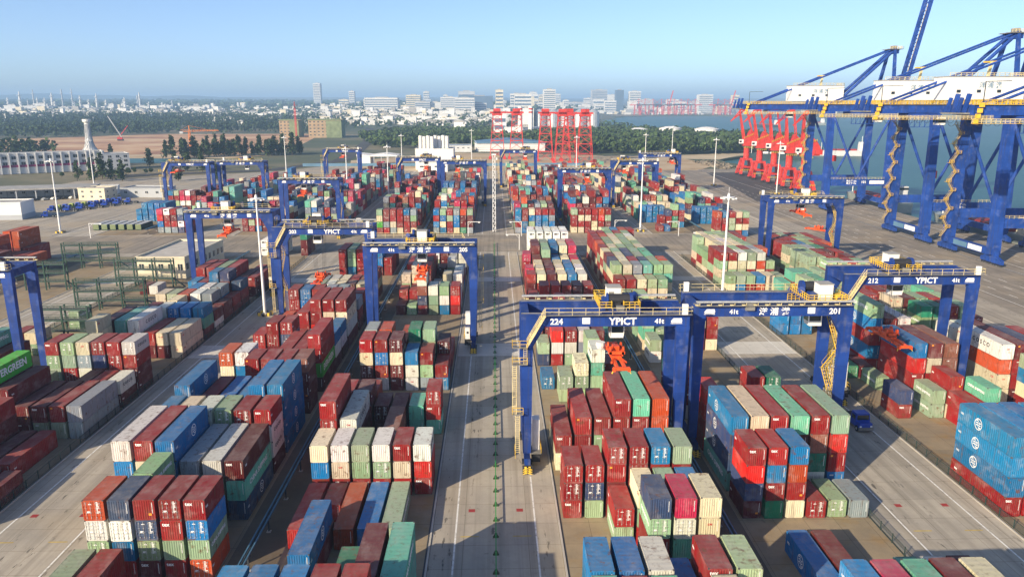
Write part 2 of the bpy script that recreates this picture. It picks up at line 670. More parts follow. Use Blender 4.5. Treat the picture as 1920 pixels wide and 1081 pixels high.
# ---- block left of the central lane
bay(-1, -6.79, 40, "rrbb ?bbb ?rbb ?rrr ?mrr -")
bay(-1, -5, 40, "- - - te ?rm ttt")
bay(-1, -3.45, 40, "- mb - - - -")
bay(-1, -2, 40, "r - o b g -")
bay(-1, -1.05, 20, "- r - - - -")
bay(-1, 0, 20, "rbc rcw rgg rg'w rcr rRw")
bay(-1, 1, 40, "mrr'r mmw - md - -")
bay(-1, 3, 20, "rrr rrm mm' mm' tt trr'")
bay(-1, 4, 20, "mr mr - r - -")
bay(-1, 6, 20, "rm'cr w'rb'r mm'cm' wwb ygr b'r")
bay(-1, 7, 20, "rrgy rmbo rro ?rge ?mgg mrm'")
bay(-1, 8, 40, "- - ro - - r")
bay(-1, 10, 20, "y - o - - -")
bay(-1, 14, 20, "m g' mndw ggw bwg rRr'")
bay(-1, 15, 20, "rr mr rm ?y w ww")
bay(-1, 16.1, 20, "cgc crcc mmmr yy gwc rcw")
bay(-1, 17.1, 20, "gc mrcc mmmm - rw grw")
bay(-1, 18.2, 20, "mrr ?rc rrmr - - bm")
bay(-1, 19.2, 20, "mrr mbb rmr mm rgw my")
bay(-1, 21, 20, "- - wgw rmm gwy mww")
bay(-1, 22, 20, "rr gb ww' rm'm gyg wgc")
bay(-1, 23, 20, "rrr mbb wbw mmm wgg ggw")
bay(-1, 24.2, 20, "rr rb bb wr - wg")
# ---- block right of the central lane
bay(1, -6, 20, "rrgt mrrr ?mtt ?rb ?bcc -")
bay(1, -5, 20, "rrbb mrrb rmbw rrb mrrr ?mgg")
bay(1, -3, 20, "- - - rrg'n r'tw'p ?rcc")
bay(1, -2, 20, "- - gr' rgc mrg ?rb")
bay(1, -1, 20, "rr'r' gn'r' rmrr' mrr'r' ?mrb' ?rrg")
bay(1, 1, 40, "cr mrr mgr mrrr mmrt rmoo")
bay(1, 5, 20, "- gg' gg'c' ggtw - -")
bay(1, 6, 20, "b' - - gggg mr -")
bay(1, 8, 20, "ng rw'R gw'r' ryw mmm w")
bay(1, 9, 20, "- rr - rgc wt gt")
bay(1, 11, 20, "mr mc rm'r yc mrm gg")
bay(1, 12, 20, "rR cc mrR rr' wc rg")
bay(1, 14, 20, "rr mrr crr rcr bwm gmr")
bay(1, 16, 20, "rmr crc mrm bcc brb wgw")
bay(1, 17.2, 20, "rr'p cwc rmm wcc bbb www")
bay(1, 18.2, 20, "mr gbc rrm cgc rbb rwc")
bay(1, 19.4, 20, "m rmm ggmg rrb rbc rcp")
bay(1, 20.4, 20, "mrp' rmmm gmmg brrb rcbc gmcp")
bay(1, 21.4, 20, "rr mmrm gcgg bbbb ccwc prcp")
bay(1, 22.6, 20, "- bb - - - -")
bay(1, 24.3, 20, "- WWWW WWWW WWWW WWWW WWWW")
bay(1, 25.3, 20, "- WWWW WWWW WWWW WWWW WWWW")
# ---- second block to the left
bay(-2, -5, 40, "- mg rr - - -")
bay(-2, -2.85, 20, "- ?g'w'o' rbw'n mg'n'r rgrr' o'gb'r")
bay(-2, -1.9, 20, "- - ?rgg mm rm' -")
bay(-2, -0.92, 40, "rcbw mccr rrbb mry mcw ntm")
bay(-2, 1, 20, "mrrb rrcc mrbw ?re'g' mrrr' mwwr")
bay(-2, 2.05, 40, "mrbb ?rr ?rb ?bb nmbb bbbb")
bay(-2, 4.4, 20, "- - ?rrr rr'mr mrmr mmmd")
bay(-2, 4.95, 20, "rt'c'o' ?rbw - - - -")
bay(-2, 5.95, 40, "- - - mrr mrr mGrr")
bay(-2, 7.8, 20, "mrr' rmr'r rrn'r' mw yyw mwb")
bay(-2, 8.8, 20, "- - mr wy ww mwb")
bay(-2, 9.85, 40, "oo or mrr rRrr rmcr mwcr")
bay(-2, 12, 20, "orr'r' rob'b' orrr ryn'y rmry mry")
bay(-2, 13, 20, "ro rro mrr rr my mmr")
bay(-2, 16, 20, "gg' rw rc rd' rc rcm")
bay(-2, 17, 20, "gy rw wc mr rd m'gr")
bay(-2, 21, 40, "rrr bgg rrr mrr mbb rr")
bay(-2, 23, 20, "- - gw' ww rr mm")
# ---- third block to the left
bay(-3, -1.3, 40, "mm rm rm mr m m")
bay(-3, 0.75, 40, "mm mm mmr m r -")
bay(-3, 2.95, 40, "rmmG mmm mm gm gr yy")
bay(-3, 4.9, 20, "gg - w rm rr mw")
bay(-3, 5.95, 20, "rg'g'r rr'gg' mwy'c rmn r'no'r' rmo'r mmrw'".replace('rmn ', 'rmnr\' ').replace("r'no'r' rmo'r ", "mrr'r "))
bay(-3, 8.1, 20, "cccc - - - - -")
bay(-3, 9, 40, "rmm mmt mcw mr mc cc")
bay(-3, 11, 20, "bn mrm wyw rr'b' rmb mtb")
bay(-3, 12, 20, "mb - mmc - mr wm")
bay(-3, 13, 20, "wcc crg' g'co' cww rmy mm")
bay(-3, 14, 20, "- bb rbb wbw mby mr")
bay(-3, 15, 20, "- mrb mrr rbbb rrmn mrn")
bay(-3, 17, 40, "mrr rmr grg ?rr rm mr")
bay(-3, 19.2, 20, "- - - - rr rm")
bay(-3, 26, 40, "WW WWW WWW - - mme")
# ---- fourth block to the left
bay(-4, 6.6, 40, "rr mc mmt mm - -")
bay(-4, 9.4, 20, "- mr g'c - - -")
bay(-4, 12, 20, "- - gg - - -")
bay(-4, 17.5, 20, "- - m w - -")
# ---- sixth block to the left: long red boxes by the racks
bay(-6, 17.5, 40, "- bo - - - -")
bay(-6, 19.5, 40, "roo oo bm mor mnm -")
bay(-6, 21.5, 40, "moor moro mm' rm nr mo")
bay(-6, 24, 40, "oroo rmoo rr - - -")
# ---- second block to the right
bay(2, -6.85, 40, "?rbb ?mrp ?rgt ?rrm ?rcc -")
bay(2, -5.05, 20, "- - - rrt gww rmm")
bay(2, -4, 40, "- b m - - -")
bay(2, -1.1, 20, "mnRr erbr crob r' g' y")
bay(2, 0, 40, "tnnb mrrc rrmr gmmt wedr brRg")
bay(2, 1.95, 20, "rrRR mmm mr - - -")
bay(2, 3.8, 20, "wrr - - - mrr rge'")
bay(2, 5.6, 20, "mt - - - - -")
bay(2, 8.2, 20, "wg - - - - -")
bay(2, 9.4, 20, "ctg tg - - rrc crr")
bay(2, 10.4, 20, "gg ct - - - -")
bay(2, 12.5, 20, "gcg cgg - - - -")
bay(2, 15, 20, "rcr cgr grc gcg rcg -")
bay(2, 16, 20, "crcg crgc grny rcrt cgtg gctg")
bay(2, 17, 20, "grcn rcgc wrcr gbcn rgcg grgo")
bay(2, 18, 20, "crgm ccmc cgrn rrcg rcct mro")
bay(2, 19, 20, "rcrc cgcg crcn rgcg cgrt rm")
bay(2, 20, 20, "crgr cgrc ngcg cbcg gcrc r")
bay(2, 21, 20, "rcro rrcg gcrc cgbg rgcg cgr")
bay(2, 22, 20, "crrr rcrg cgcc rgcg cgrc crg")
bay(2, 23, 20, "rcrr rcro gcgc cgcg rcgw gcw")
bay(2, 24, 20, "rcrr mrcr cgbg rgcr cgcg rcw")
bay(2, 25, 20, "- rrr cgcg rcgb gcgo crgr")
# ---- third block to the right
bay(3, -1.15, 40, "rbbb rbbb mbbb rrbb - -")
bay(3, 1.6, 20, "- - - - rr mr")
bay(3, 2.85, 20, "- - - - rr mrt")
bay(3, 3.7, 20, "- rn - gg crr -")
bay(3, 4.75, 40, "- - - rrRb mrcm rddd")
bay(3, 5.7, 20, "- - g - - -")
bay(3, 6.7, 20, "- e m - - -")
bay(3, 7.2, 40, "- - - rbrbg mrrr mcww")
bay(3, 7.7, 20, "- - m - - -")
bay(3, 9.3, 20, "- - - - mrcrg mcrmr'")
bay(3, 11.1, 20, "bb bb bb - mcre grcg'")
bay(3, 12.2, 20, "- - - rcg rcgg mrge'")
bay(3, 13.3, 20, "- - - ccg cgrg cgrt")
bay(3, 14.4, 20, "- - - cgt rgrt crgt")
bay(3, 17.2, 20, "cg bg rg ob cc' gg")
bay(3, 18.5, 20, "gcgr cgcr cgcw crcg mcow mrg")
bay(3, 19.5, 20, "rgrr' gcgr rmgg' rRo'r grny cgoo")
bay(3, 20.5, 20, "cgg crgc crcc rcgc gbcg gRr")
bay(3, 21.5, 20, "crg gcgc rcgw gcgc gcgg rcr")
bay(3, 22.5, 20, "rcgg' ggcc rrgc cgcg cccg ggrr")
bay(3, 23.5, 20, "- gccc cgcg crcg cggg grrr")
# ---- fourth block to the right
bay(4, 2.5, 20, "- rgc crc - - -")
bay(4, 3.55, 20, "- rcbg mrcg - - -")
bay(4, 4.6, 40, "ccow mrrm rmmn rrrr - -")
bay(4, 6.8, 20, "mrcw rcgw mrrm ynn rrr -")
bay(4, 9.2, 20, "- crge rgge cmrr crgg' mg'r'")
bay(4, 10.3, 20, "cggc rrcm grcg gcwr grcg rge")
bay(4, 11.4, 20, "wcrr mrr cgr gcg rcgt cgr")
bay(4, 13, 20, "gcg cgr rgg gbr wcg gcg")
bay(4, 15.2, 20, "crg gcg gtg rcg gcr rg")
bay(4, 16.4, 20, "rcg' gcrg cgrg rcgr grcg crg")
bay(4, 17.5, 20, "mrgg rgcg rrgr' mrr' rgrm gg")
bay(4, 18.6, 20, "gcgg rgcg grgr gcr'm' crgr rgg")
bay(4, 19.7, 20, "rgcg gcgg rrny gcg'e rmr'm gro'")
bay(4, 20.8, 20, "cgrr grrr rcbb gccg crgr grro")
bay(4, 21.9, 20, "gcrr rgrr gcgr crcg gcrg rgrr")
bay(4, 23, 20, "gcgc rcgr cgrg gcgr rcgg crgr")
# ---- beyond the cross road
bay(-1, 33, 20, "yb'rb bcb'g rrgr' cbby' emmo ymmg'", True)
bay(-2, 33, 20, "dGcg ryrr' yc'rr' crrr rrr'b crgy", True)
bay(1, 33, 20, "yrb'b bb'rr' rg'bc rb'br rb'br gbyr", True)
bay(2, 33, 20, "crrg' crcr rrcr ccrr crRo cmgr", True)
bay(3, 33.4, 20, "- r b' - - -", True)
bay(3, 35, 20, "- - rr rrn ge'rg brrb", True)
bay(3, 37.2, 20, "bbb bb'b bbb bbb bb -", True)
bay(4, 31.5, 20, "grro rrrb ngg'r rcrc bcrg -", True)
bay(4, 36.5, 20, "bbb bb'b bbb bbb - -", True)
bay(-6, 38.5, 40, "bb bbb bbb bbb bbb bb", True)
bay(-5, 33.6, 20, "ybRp yrrW yrmr nWny mrb -", True)
bay(-4, 34, 20, "mrr rgm brr mm rbr wr", True)
_warm = 'rrrrrmmmobgwcytpd'
_green = 'gggccrrrmwnto'
_mixd = 'rrrmmbbgwcynptp'
rnd(-1, 34.3, 50, _warm + 'bb', (3, 5), 0.06, True)
rnd(-1, 53, 66, _warm + 'nb', (3, 4), 0.15, True)
rnd(-2, 34.2, 53, _warm, (3, 5), 0.06, True)
rnd(-2, 55, 64, 'rrrrmmwc', (2, 4), 0.25, True)
rnd(-3, 36, 56, _mixd, (2, 5), 0.10, True)
rnd(-3, 58, 70, _warm, (2, 4), 0.12, True)
rnd(-4, 35.4, 52, _mixd, (2, 4), 0.15, True)
rnd(-4, 54, 66, _warm, (2, 3), 0.2, True)
rnd(-5, 40, 58, _mixd, (2, 4), 0.15, True)
rnd(-6, 44, 58, 'rrmmbgwcp', (1, 4), 0.25, True)
rnd(1, 34.2, 52, _warm + 'bbg', (3, 5), 0.06, True)
rnd(1, 54, 74, _green, (3, 4), 0.10, True)
rnd(2, 34.2, 50, _warm + 'bn', (3, 5), 0.06, True)
rnd(2, 52, 74, _warm, (2, 4), 0.10, True)
rnd(3, 39, 58, _green, (3, 4), 0.08, True)
rnd(3, 60, 76, _green + 'rr', (2, 3), 0.12, True)
rnd(4, 38.5, 66, _green + 'bbrr', (3, 4), 0.08, True)
# DATA-END
# the containers that show largest, kept as single things (steps from one index to the next)
IND, _k = set(), 0
for _d in [3,4,4,4,4,2,3,3,1,1,1,1,1,1,1,2,1,2,1,2,1,2,1,2,1,1,1,1,3,1,3,2,6,2,2,2,1,1,1,7,1,1,2,2,1,1,1,1,1,2,2,1,2,15,4,3,171,4,4,3,4,4,3,1,2,1,1,3,1,1,1,3,7,1,1,1,1,1,3,1,4,4,4,2,2,1,3,3,1,3,1,3,1,2,2,1,2,1,1,1,8,3,3,18,5,5,191,2,2,1,1,1,1,1,1,1,1,1,1,1,1,1,1,1,1,1,1,4,7,1,4,3,1,3,3,1,1,1,12,4,4,1,1,1,1,4,3,3,7,1,1,1,1,4,4,6,1,1,4,4,3,4,1,1,1,3,4,4,24,4,4,3,1,4,95,6,1,1,1,4,3,2,2,1,1,1,1,8,1,3,1,3,1,3,1,3,1,3,1,1,1,1,1,4,3,3,3,2,2,1,1,11,3,3,24,29,3,12,3,1,22,2,4,2,32,1,7,1,6,4,4,4,4,10,1,1,1,1,1,1,1,1,1,1,1,1,1,1,1,1,1,1,1,1,4,4,4,2,1,1,2,1,1,3,1,6,1,1,3,3,1,1,1,1,3,3,1,1,3,7,244,1,1,1,4,4,10,3,1,1,1,1,3,2,1,1,4,4,1,1,1,2,1,1,1,8,1,11,1,2,2,1,1,1,1,7,4,189,1,1,4,4,8,17,1,4,4,4,7,81]:
    _k += _d
    IND.add(_k)


# ------------------------------------------------------------------ containers
def strip(b, prof, a0, a1, place, mat):
    """folded sheet: prof = list of (t, depth); place(t, depth, a) -> point"""
    vs, fs = [], []
    for t, d in prof:
        vs.append(place(t, d, a0))
        vs.append(place(t, d, a1))
    for i in range(len(prof) - 1):
        fs.append((2 * i, 2 * i + 2, 2 * i + 3, 2 * i + 1))
    b.add(vs, fs, mat)


def folds(t0, t1, pitch, depth):
    n = max(2, round((t1 - t0) / pitch))
    p = (t1 - t0) / n
    out = [(t0, 0.0)]
    for i in range(n):
        s = t0 + i * p
        out += [(s + 0.26 * p, 0.0), (s + 0.5 * p, depth), (s + 0.76 * p, depth), (s + p, 0.0)]
    return out


BODY = {}


def body_mesh(L, H, door):
    key = (L, H, door)
    if key in BODY:
        return BODY[key]
    b, W, P = MB(), CW, 'container_paint'
    e = 0.035
    # corner posts, rails, floor
    for x in (0, W - 0.13):
        for y in (0, L - 0.13):
            b.box(x, x + 0.13, y, y + 0.13, 0.11, H - 0.11, P)
        b.box(x + (0 if x == 0 else 0.05), x + (0.08 if x == 0 else 0.13), 0.13, L - 0.13, H - 0.11, H - 0.012, P)
        b.box(x + (0 if x == 0 else 0.05), x + (0.08 if x == 0 else 0.13), 0.13, L - 0.13, 0.04, 0.20, P)
    for y in (0, L - 0.10):
        b.box(0.13, W - 0.13, y, y + 0.10, H - 0.13, H - 0.008, P)
        b.box(0.13, W - 0.13, y, y + 0.10, 0.03, 0.20, P)
    for x in (-0.003, W - 0.157):
        for y in (-0.003, L - 0.157):
            for z in (0, H - 0.118):
                b.box(x, x + 0.16, y, y + 0.16, z, z + 0.118, 'casting')
    b.add([(0.1, 0.1, 0.12), (W - 0.1, 0.1, 0.12), (W - 0.1, L - 0.1, 0.12), (0.1, L - 0.1, 0.12)], [(3, 2, 1, 0)], 'casting')
    # folded walls
    pr = folds(0.13, L - 0.13, 0.42, e)
    strip(b, pr, 0.2, H - 0.11, lambda t, d, a: (0.014 + d, t, a), P)
    strip(b, pr[::-1], 0.2, H - 0.11, lambda t, d, a: (W - 0.014 - d, t, a), P)
    ro = folds(0.10, L - 0.10, 0.75, 0.009)
    strip(b, ro, 0.08, W - 0.08, lambda t, d, a: (W - a, t, H - 0.018 - d), P)
    b.add([(0.13, L - 0.03, 0.2), (W - 0.13, L - 0.03, 0.2), (W - 0.13, L - 0.03, H - 0.13), (0.13, L - 0.03, H - 0.13)], [(0, 3, 2, 1)], P)
    if not door:
        pf = folds(0.13, W - 0.13, 0.272, e)
        strip(b, pf[::-1], 0.2, H - 0.13, lambda t, d, a: (t, 0.014 + d, a), P)
    else:
        b.add([(0.13, 0.09, 0.2), (W - 0.13, 0.09, 0.2), (W - 0.13, 0.09, H - 0.13), (0.13, 0.09, H - 0.13)], [(0, 1, 2, 3)], 'casting')
    BODY[key] = b.mesh('container')
    return BODY[key]


DOOR = {}


def door_mesh(H, right):
    key = (H, right)
    if key in DOOR:
        return DOOR[key]
    b, w = MB(), CW / 2 - 0.145
    x0, x1 = (0.015, w) if right else (-w, -0.015)
    z0, z1 = 0.215, H - 0.145
    # panel pressed with five shallow bands
    prof, n = [(z0, 0.0)], 5
    for i in range(n):
        s, p = z0 + (z1 - z0) * i / n, (z1 - z0) / n
        prof += [(s + 0.12 * p, 0.0), (s + 0.2 * p, 0.025), (s + 0.8 * p, 0.025), (s + 0.88 * p, 0.0)]
    prof.append((z1, 0.0))
    strip(b, prof, x0, x1, lambda t, d, a: (a, 0.02 + d, t), 'container_paint')
    b.box(x0, x1, 0.047, 0.085, z0, z1, 'container_paint')
    for fx in (0.25, 0.72):
        rx = x0 + (x1 - x0) * fx
        b.tube((rx, -0.012, z0 - 0.05), (rx, -0.012, z1 + 0.05), 0.018, 'galvanised', 5, cap=False)
        for fz in (0.1, 0.38, 0.62, 0.9):
            zz = z0 + (z1 - z0) * fz
            b.box(rx - 0.06, rx + 0.06, -0.02, 0.03, zz - 0.03, zz + 0.03, 'galvanised')
        b.box(min(rx, rx + 0.26 * (1 if fx < 0.5 else -1)), max(rx, rx + 0.26 * (1 if fx < 0.5 else -1)), -0.03, -0.005, z0 + 0.76, z0 + 0.79, 'galvanised')
    rr = random.Random(3 if right else 4)
    for k in range(9 if right else 5):
        zz = z0 + (z1 - z0) * (0.95 - 0.075 * k) if right else z0 + (z1 - z0) * rr.uniform(0.3, 0.9)
        xx = x0 + (x1 - x0) * (0.33 if right else rr.uniform(0.3, 0.6))
        ww = rr.uniform(0.16, 0.40)
        b.box(xx, min(xx + ww, x1 - 0.05), -0.004 - 0.001 * k, 0.018, zz - 0.045, zz + 0.045, 'white_mark')
    DOOR[key] = b.mesh('door')
    return DOOR[key]


def id_strip_mesh(H):
    """the column of white code characters beside the corner post, plus a few plates"""
    b = MB()
    rr = random.Random(11)
    z = H - 0.35
    while z > H * 0.36:
        b.box(CW - 0.335, CW - 0.265 + rr.uniform(0, 0.02), 0.004, 0.013, z - 0.085, z, 'white_mark')
        z -= 0.125
    return b.mesh('code_strip')


ID_STRIP = {h: id_strip_mesh(h) for h in (2.591, 2.896)}
lab = MB()
lab.box(-0.17, 0.17, 0.003, 0.012, -0.13, 0.13, 'orange_mark')
LAB_MESH = lab.mesh('warning_label')


def emblem_mesh():
    b = MB()
    n, R = 28, 0.85
    def ring(r0, r1, a0=0, a1=2 * math.pi, cx=0, cz=0, k=n, sq=1.0):
        vs, fs = [], []
        for i in range(k + 1):
            t = a0 + (a1 - a0) * i / k
            for r in (r0, r1):
                vs.append((cx + r * math.cos(t), 0, cz + sq * r * math.sin(t)))
        for i in range(k):
            fs.append((2 * i, 2 * i + 1, 2 * i + 3, 2 * i + 2))
        b.add(vs, fs, 'white_mark')
    ring(R * 0.86, R)
    for cz in (-0.34, 0.0, 0.34):
        ring(0.13, 0.27, 0.1, math.pi * 0.95, -0.27, cz, 8)
        ring(0.13, 0.27, math.pi * 1.05, 2 * math.pi - 0.1, 0.27, cz + 0.02, 8)
    return b.mesh('emblem')


EMBLEM = emblem_mesh()


def cooling_mesh():
    b = MB()
    b.box(0.25, CW - 0.25, -0.01, 0.013, 0.35, 1.15, 'deck_grey')
    b.box(0.45, 1.35, -0.02, 0.005, 1.55, 2.05, 'machine_dark')
    b.box(1.50, 1.95, -0.02, 0.005, 1.70, 2.05, 'machine_dark')
    b.lathe([(0.0, 0.0), (0.24, 0.0), (0.24, 0.02)], (0, 0, 0), 'machine_dark', 10)
    for i in range(len(b.v) - 30, len(b.v)):
        x, y, z = b.v[i]
        b.v[i] = (1.72 + x, -0.005 - z, 1.66 + y)
    return b.mesh('cooling_unit')


COOLING = cooling_mesh()

_TENS = {2: 'twent', 3: 'thirt', 4: 'fort', 5: 'fift', 6: 'sixt', 7: 'sevent', 8: 'eight', 9: 'ninet'}
ORD = ['zeroth', 'first', 'second', 'third', 'fourth', 'fifth', 'sixth', 'seventh', 'eighth', 'ninth', 'tenth', 'eleventh', 'twelfth', 'thirteenth',
       'fourteenth', 'fifteenth', 'sixteenth', 'seventeenth', 'eighteenth', 'nineteenth', 'twentieth'] + []
ORD += [_TENS[i // 10] + ('y-' + ORD[i % 10] if i % 10 else 'ieth') for i in range(21, 100)]
BLOCKS = {-1: 'first block left of post lane', 1: 'first block right of post lane', -2: 'second block left of post lane', 2: 'second block right of post lane',
          -3: 'third block left of post lane', 3: 'third block right of post lane', -4: 'fourth block left of post lane', 4: 'fourth block right of post lane',
          -5: 'fifth block left of post lane', -6: 'sixth block left of post lane'}
bayrank = {}
for c in CONT:
    bayrank.setdefault(c['b'], set()).add(c['n'])
bayrank = {b: {n: i + 1 for i, n in enumerate(sorted(s))} for b, s in bayrank.items()}
height = {}
for c in CONT:
    height[(c['b'], c['n'], c['col'])] = max(height.get((c['b'], c['n'], c['col']), 0), c['z'] + c['H'])
if IND is None:
    IND = set(i for i, c in enumerate(CONT) if c['y'] < 150 and c['tier'] >= c['top'] - 2)


def build_container(c):
    L, H = c['L'], c['H']
    o = link('container', body_mesh(L, H, c['door']), None, (c['x'], c['y'], c['z']))
    o.rotation_euler.z = c['rz']
    j = c['jit']
    col = (*(min(1, v * j * q) for v, q in zip(PAL[c['c']], c['hue'])), 1)
    o.color = col
    tier = 'top tier' if c['tier'] == c['top'] - 1 else ('ground tier', 'second tier', 'third tier', 'fourth tier')[min(c['tier'], 3)]
    bay_n = bayrank[c['b']][c['n']]
    name = CNAME[c['c']]
    tag(o, f"{name} {'long' if L > 7 else 'short'} container, {tier}, {ORD[c['col'] + 1]} column, {ORD[bay_n]} bay, {BLOCKS[c['b']]}", 'container',
        'shipping containers stacked in the yard')
    if c['door']:
        for right in (False, True):
            d = link('door', door_mesh(H, right), o, (CW / 2, 0, 0))
            d.color = col
    elif c['c'] == 'W':
        link('cooling_unit', COOLING, o)
    else:
        link('code_strip', ID_STRIP[H], o)
        if c['c'] in 'rm':
            k = c['rz'] * 1e4 % 1
            if k < 0.55:
                link('lettering', text_mesh('tex', 0.62, 'white_mark', 0.015), o, (0.60, 0.003, H - 0.52))
            else:
                link('warning_label', LAB_MESH, o, (0.42 if k < 0.8 else 1.85, 0.001, H - 0.42 if k < 0.8 else 0.75))
        elif c['c'] in 'cw' and c['rz'] * 1e4 % 1 < 0.4:
            link('lettering', text_mesh('CAI', 0.34, 'crimson_mark', 0.012), o, (CW / 2, 0.003, H * 0.68))
    # the long side that looks towards the camera, where the neighbour leaves it open
    side = 1 if c['x'] < 0 else -1
    nb = max((height.get((c['b'], n, c['col'] + side), 0) for n in (c['n'], c['n'] + 1, c['n'] - 1) if abs(n - c['n']) < 0.1), default=0)
    if nb > c['z'] + 0.5:
        return o
    sx = CW - 0.006 if side > 0 else 0.006
    rz = math.pi / 2 * side
    def put(nm, me, y, z, s=1.0):
        q = link(nm, me, o, (sx, y, z), (0, 0, rz))
        q.scale = (s, 1, s)
    ch = c['c']
    if ch in 'bn' and L > 7:
        put('emblem', EMBLEM, L * (0.55 if side > 0 else 0.62), H * 0.52)
        put('lettering', text_mesh('UES', 0.42, 'white_mark'), L * 0.93 if side < 0 else L * 0.07, H * 0.55)
    elif ch == 'w':
        put('lettering', text_mesh('C O S C O', 1.15 if L > 7 else 0.75, 'black_mark', 0.03), L * 0.5, H * 0.55)
    elif ch in 'gt':
        put('lettering', text_mesh('CHINA SHIPPING', 1.05 if L > 7 else 0.62, 'white_mark', 0.02), L * 0.5, H * 0.55)
    elif ch == 'G':
        put('lettering', text_mesh('EVERGREEN', 1.75, 'white_mark', 0.045), L * 0.5, H * 0.52)
    elif ch == 'c':
        put('lettering', text_mesh('CAI', 0.5, 'crimson_mark', 0.012), L * 0.12, H * 0.7)
    elif ch in 'rmod':
        put('lettering', text_mesh('tex', 0.5, 'white_mark', 0.012), L * 0.9 if side < 0 else L * 0.1, H * 0.6)
    return o


plain('crimson_mark', (0.50, 0.03, 0.03), 0.6, 0, 0.1, 2)
_rz = random.Random(21)
for c in CONT:
    c['rz'] = _rz.uniform(-0.006, 0.006)
for i in sorted(IND):
    build_container(CONT[i])


def rest_of_containers():
    vs, fs, cols = [], [], []
    rr = random.Random(5)
    def quad(a, b_, c_, d, col):
        k = len(vs)
        vs.extend((a, b_, c_, d))
        fs.append((k, k + 1, k + 2, k + 3))
        cols.append(col)
    for i, c in enumerate(CONT):
        if i in IND:
            continue
        x0, x1, y0, y1, z0, z1 = c['x'], c['x'] + CW, c['y'], c['y'] + c['L'], c['z'], c['z'] + c['H']
        col = tuple(min(1, v * c['jit'] * q) for v, q in zip(PAL[c['c']], c['hue']))
        e = 0.02
        quad((x0, y0, z0 + e), (x1, y0, z0 + e), (x1, y0, z1 - e), (x0, y0, z1 - e), col)
        quad((x1, y0, z0), (x1, y1, z0), (x1, y1, z1 - e), (x1, y0, z1 - e), col)
        quad((x1, y1, z0), (x0, y1, z0), (x0, y1, z1 - e), (x1, y1, z1 - e), col)
        quad((x0, y1, z0), (x0, y0, z0), (x0, y0, z1 - e), (x0, y1, z1 - e), col)
        quad((x0, y0, z1 - e), (x1, y0, z1 - e), (x1, y1, z1 - e), (x0, y1, z1 - e), col)
        if c['y'] > 520:
            continue
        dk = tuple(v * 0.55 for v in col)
        if c['tier'] == c['top'] - 1 and c['y'] < 340:
            # top rails round the roof sheet, darker than the paint
            rc = tuple(v * 0.5 + 0.02 for v in col)
            for a0, a1, b0, b1 in ((x0, x1, y0, y0 + 0.16), (x0, x1, y1 - 0.16, y1), (x0, x0 + 0.12, y0 + 0.16, y1 - 0.16), (x1 - 0.12, x1, y0 + 0.16, y1 - 0.16)):
                quad((a0, b0, z1), (a1, b0, z1), (a1, b1, z1), (a0, b1, z1), rc)
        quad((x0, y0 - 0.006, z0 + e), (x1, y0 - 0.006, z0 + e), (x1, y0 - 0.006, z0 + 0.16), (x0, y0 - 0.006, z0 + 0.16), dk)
        wh = (0.62, 0.61, 0.58)
        y = y0 - 0.012
        if c['c'] == 'W':
            quad((x0 + 0.4, y, z1 - 1.1), (x0 + 1.4, y, z1 - 1.1), (x0 + 1.4, y, z1 - 0.5), (x0 + 0.4, y, z1 - 0.5), (0.04, 0.04, 0.05))
            quad((x0 + 1.5, y, z1 - 0.95), (x0 + 2.0, y, z1 - 0.95), (x0 + 2.0, y, z1 - 0.6), (x0 + 1.5, y, z1 - 0.6), (0.04, 0.04, 0.05))
        elif c['door']:
            quad((x0 + 1.19, y, z0 + 0.15), (x0 + 1.25, y, z0 + 0.15), (x0 + 1.25, y, z1 - 0.15), (x0 + 1.19, y, z1 - 0.15), dk)
            for k in range(6):
                xx = x0 + rr.uniform(0.2, 1.9)
                zz = z0 + rr.uniform(0.4, c['H'] - 0.4)
                yk = y - 0.002 * k
                quad((xx, yk, zz), (xx + 0.3, yk, zz), (xx + 0.3, yk, zz + 0.13), (xx, yk, zz + 0.13), wh)
            for xx in (0.35, 0.85, 1.5, 2.05):
                quad((x0 + xx, y - 0.015, z0 + 0.1), (x0 + xx + 0.05, y - 0.015, z0 + 0.1), (x0 + xx + 0.05, y - 0.015, z1 - 0.1), (x0 + xx, y - 0.015, z1 - 0.1), (0.40, 0.40, 0.39))
        else:
            # shade in the end wall's folds, put into flat strips of darker colour
            if c['y'] < 300:
                for k in range(8):
                    xx = x0 + 0.2 + k * 0.27
                    quad((xx, y, z0 + 0.2), (xx + 0.10, y, z0 + 0.2), (xx + 0.10, y + 0.008, z1 - 0.2), (xx, y + 0.008, z1 - 0.2), tuple(v * 0.9 for v in col))
            quad((x1 - 0.33, y - 0.01, z0 + 1.0), (x1 - 0.27, y - 0.01, z0 + 1.0), (x1 - 0.27, y - 0.01, z1 - 0.4), (x1 - 0.33, y - 0.01, z1 - 0.4), wh)
            if rr.random() < 0.4:
                quad((x0 + 0.35, y - 0.01, z1 - 0.6), (x0 + 0.9, y - 0.01, z1 - 0.6), (x0 + 0.9, y - 0.01, z1 - 0.4), (x0 + 0.35, y - 0.01, z1 - 0.4), wh)
    me = bpy.data.meshes.new('distant_containers')
    me.from_pydata(vs, [], fs)
    at = me.color_attributes.new('Col', 'FLOAT_COLOR', 'CORNER')
    flat = []
    for cc in cols:
        flat += [*cc, 1.0] * 4
    at.data.foreach_set('color', flat)
    me.materials.append(MATS['container_paint_far'])
    o = link('distant_containers', me)
    tag(o, 'mass of stacked containers of many colours filling the yard behind', None, None, 'stuff')


rest_of_containers()


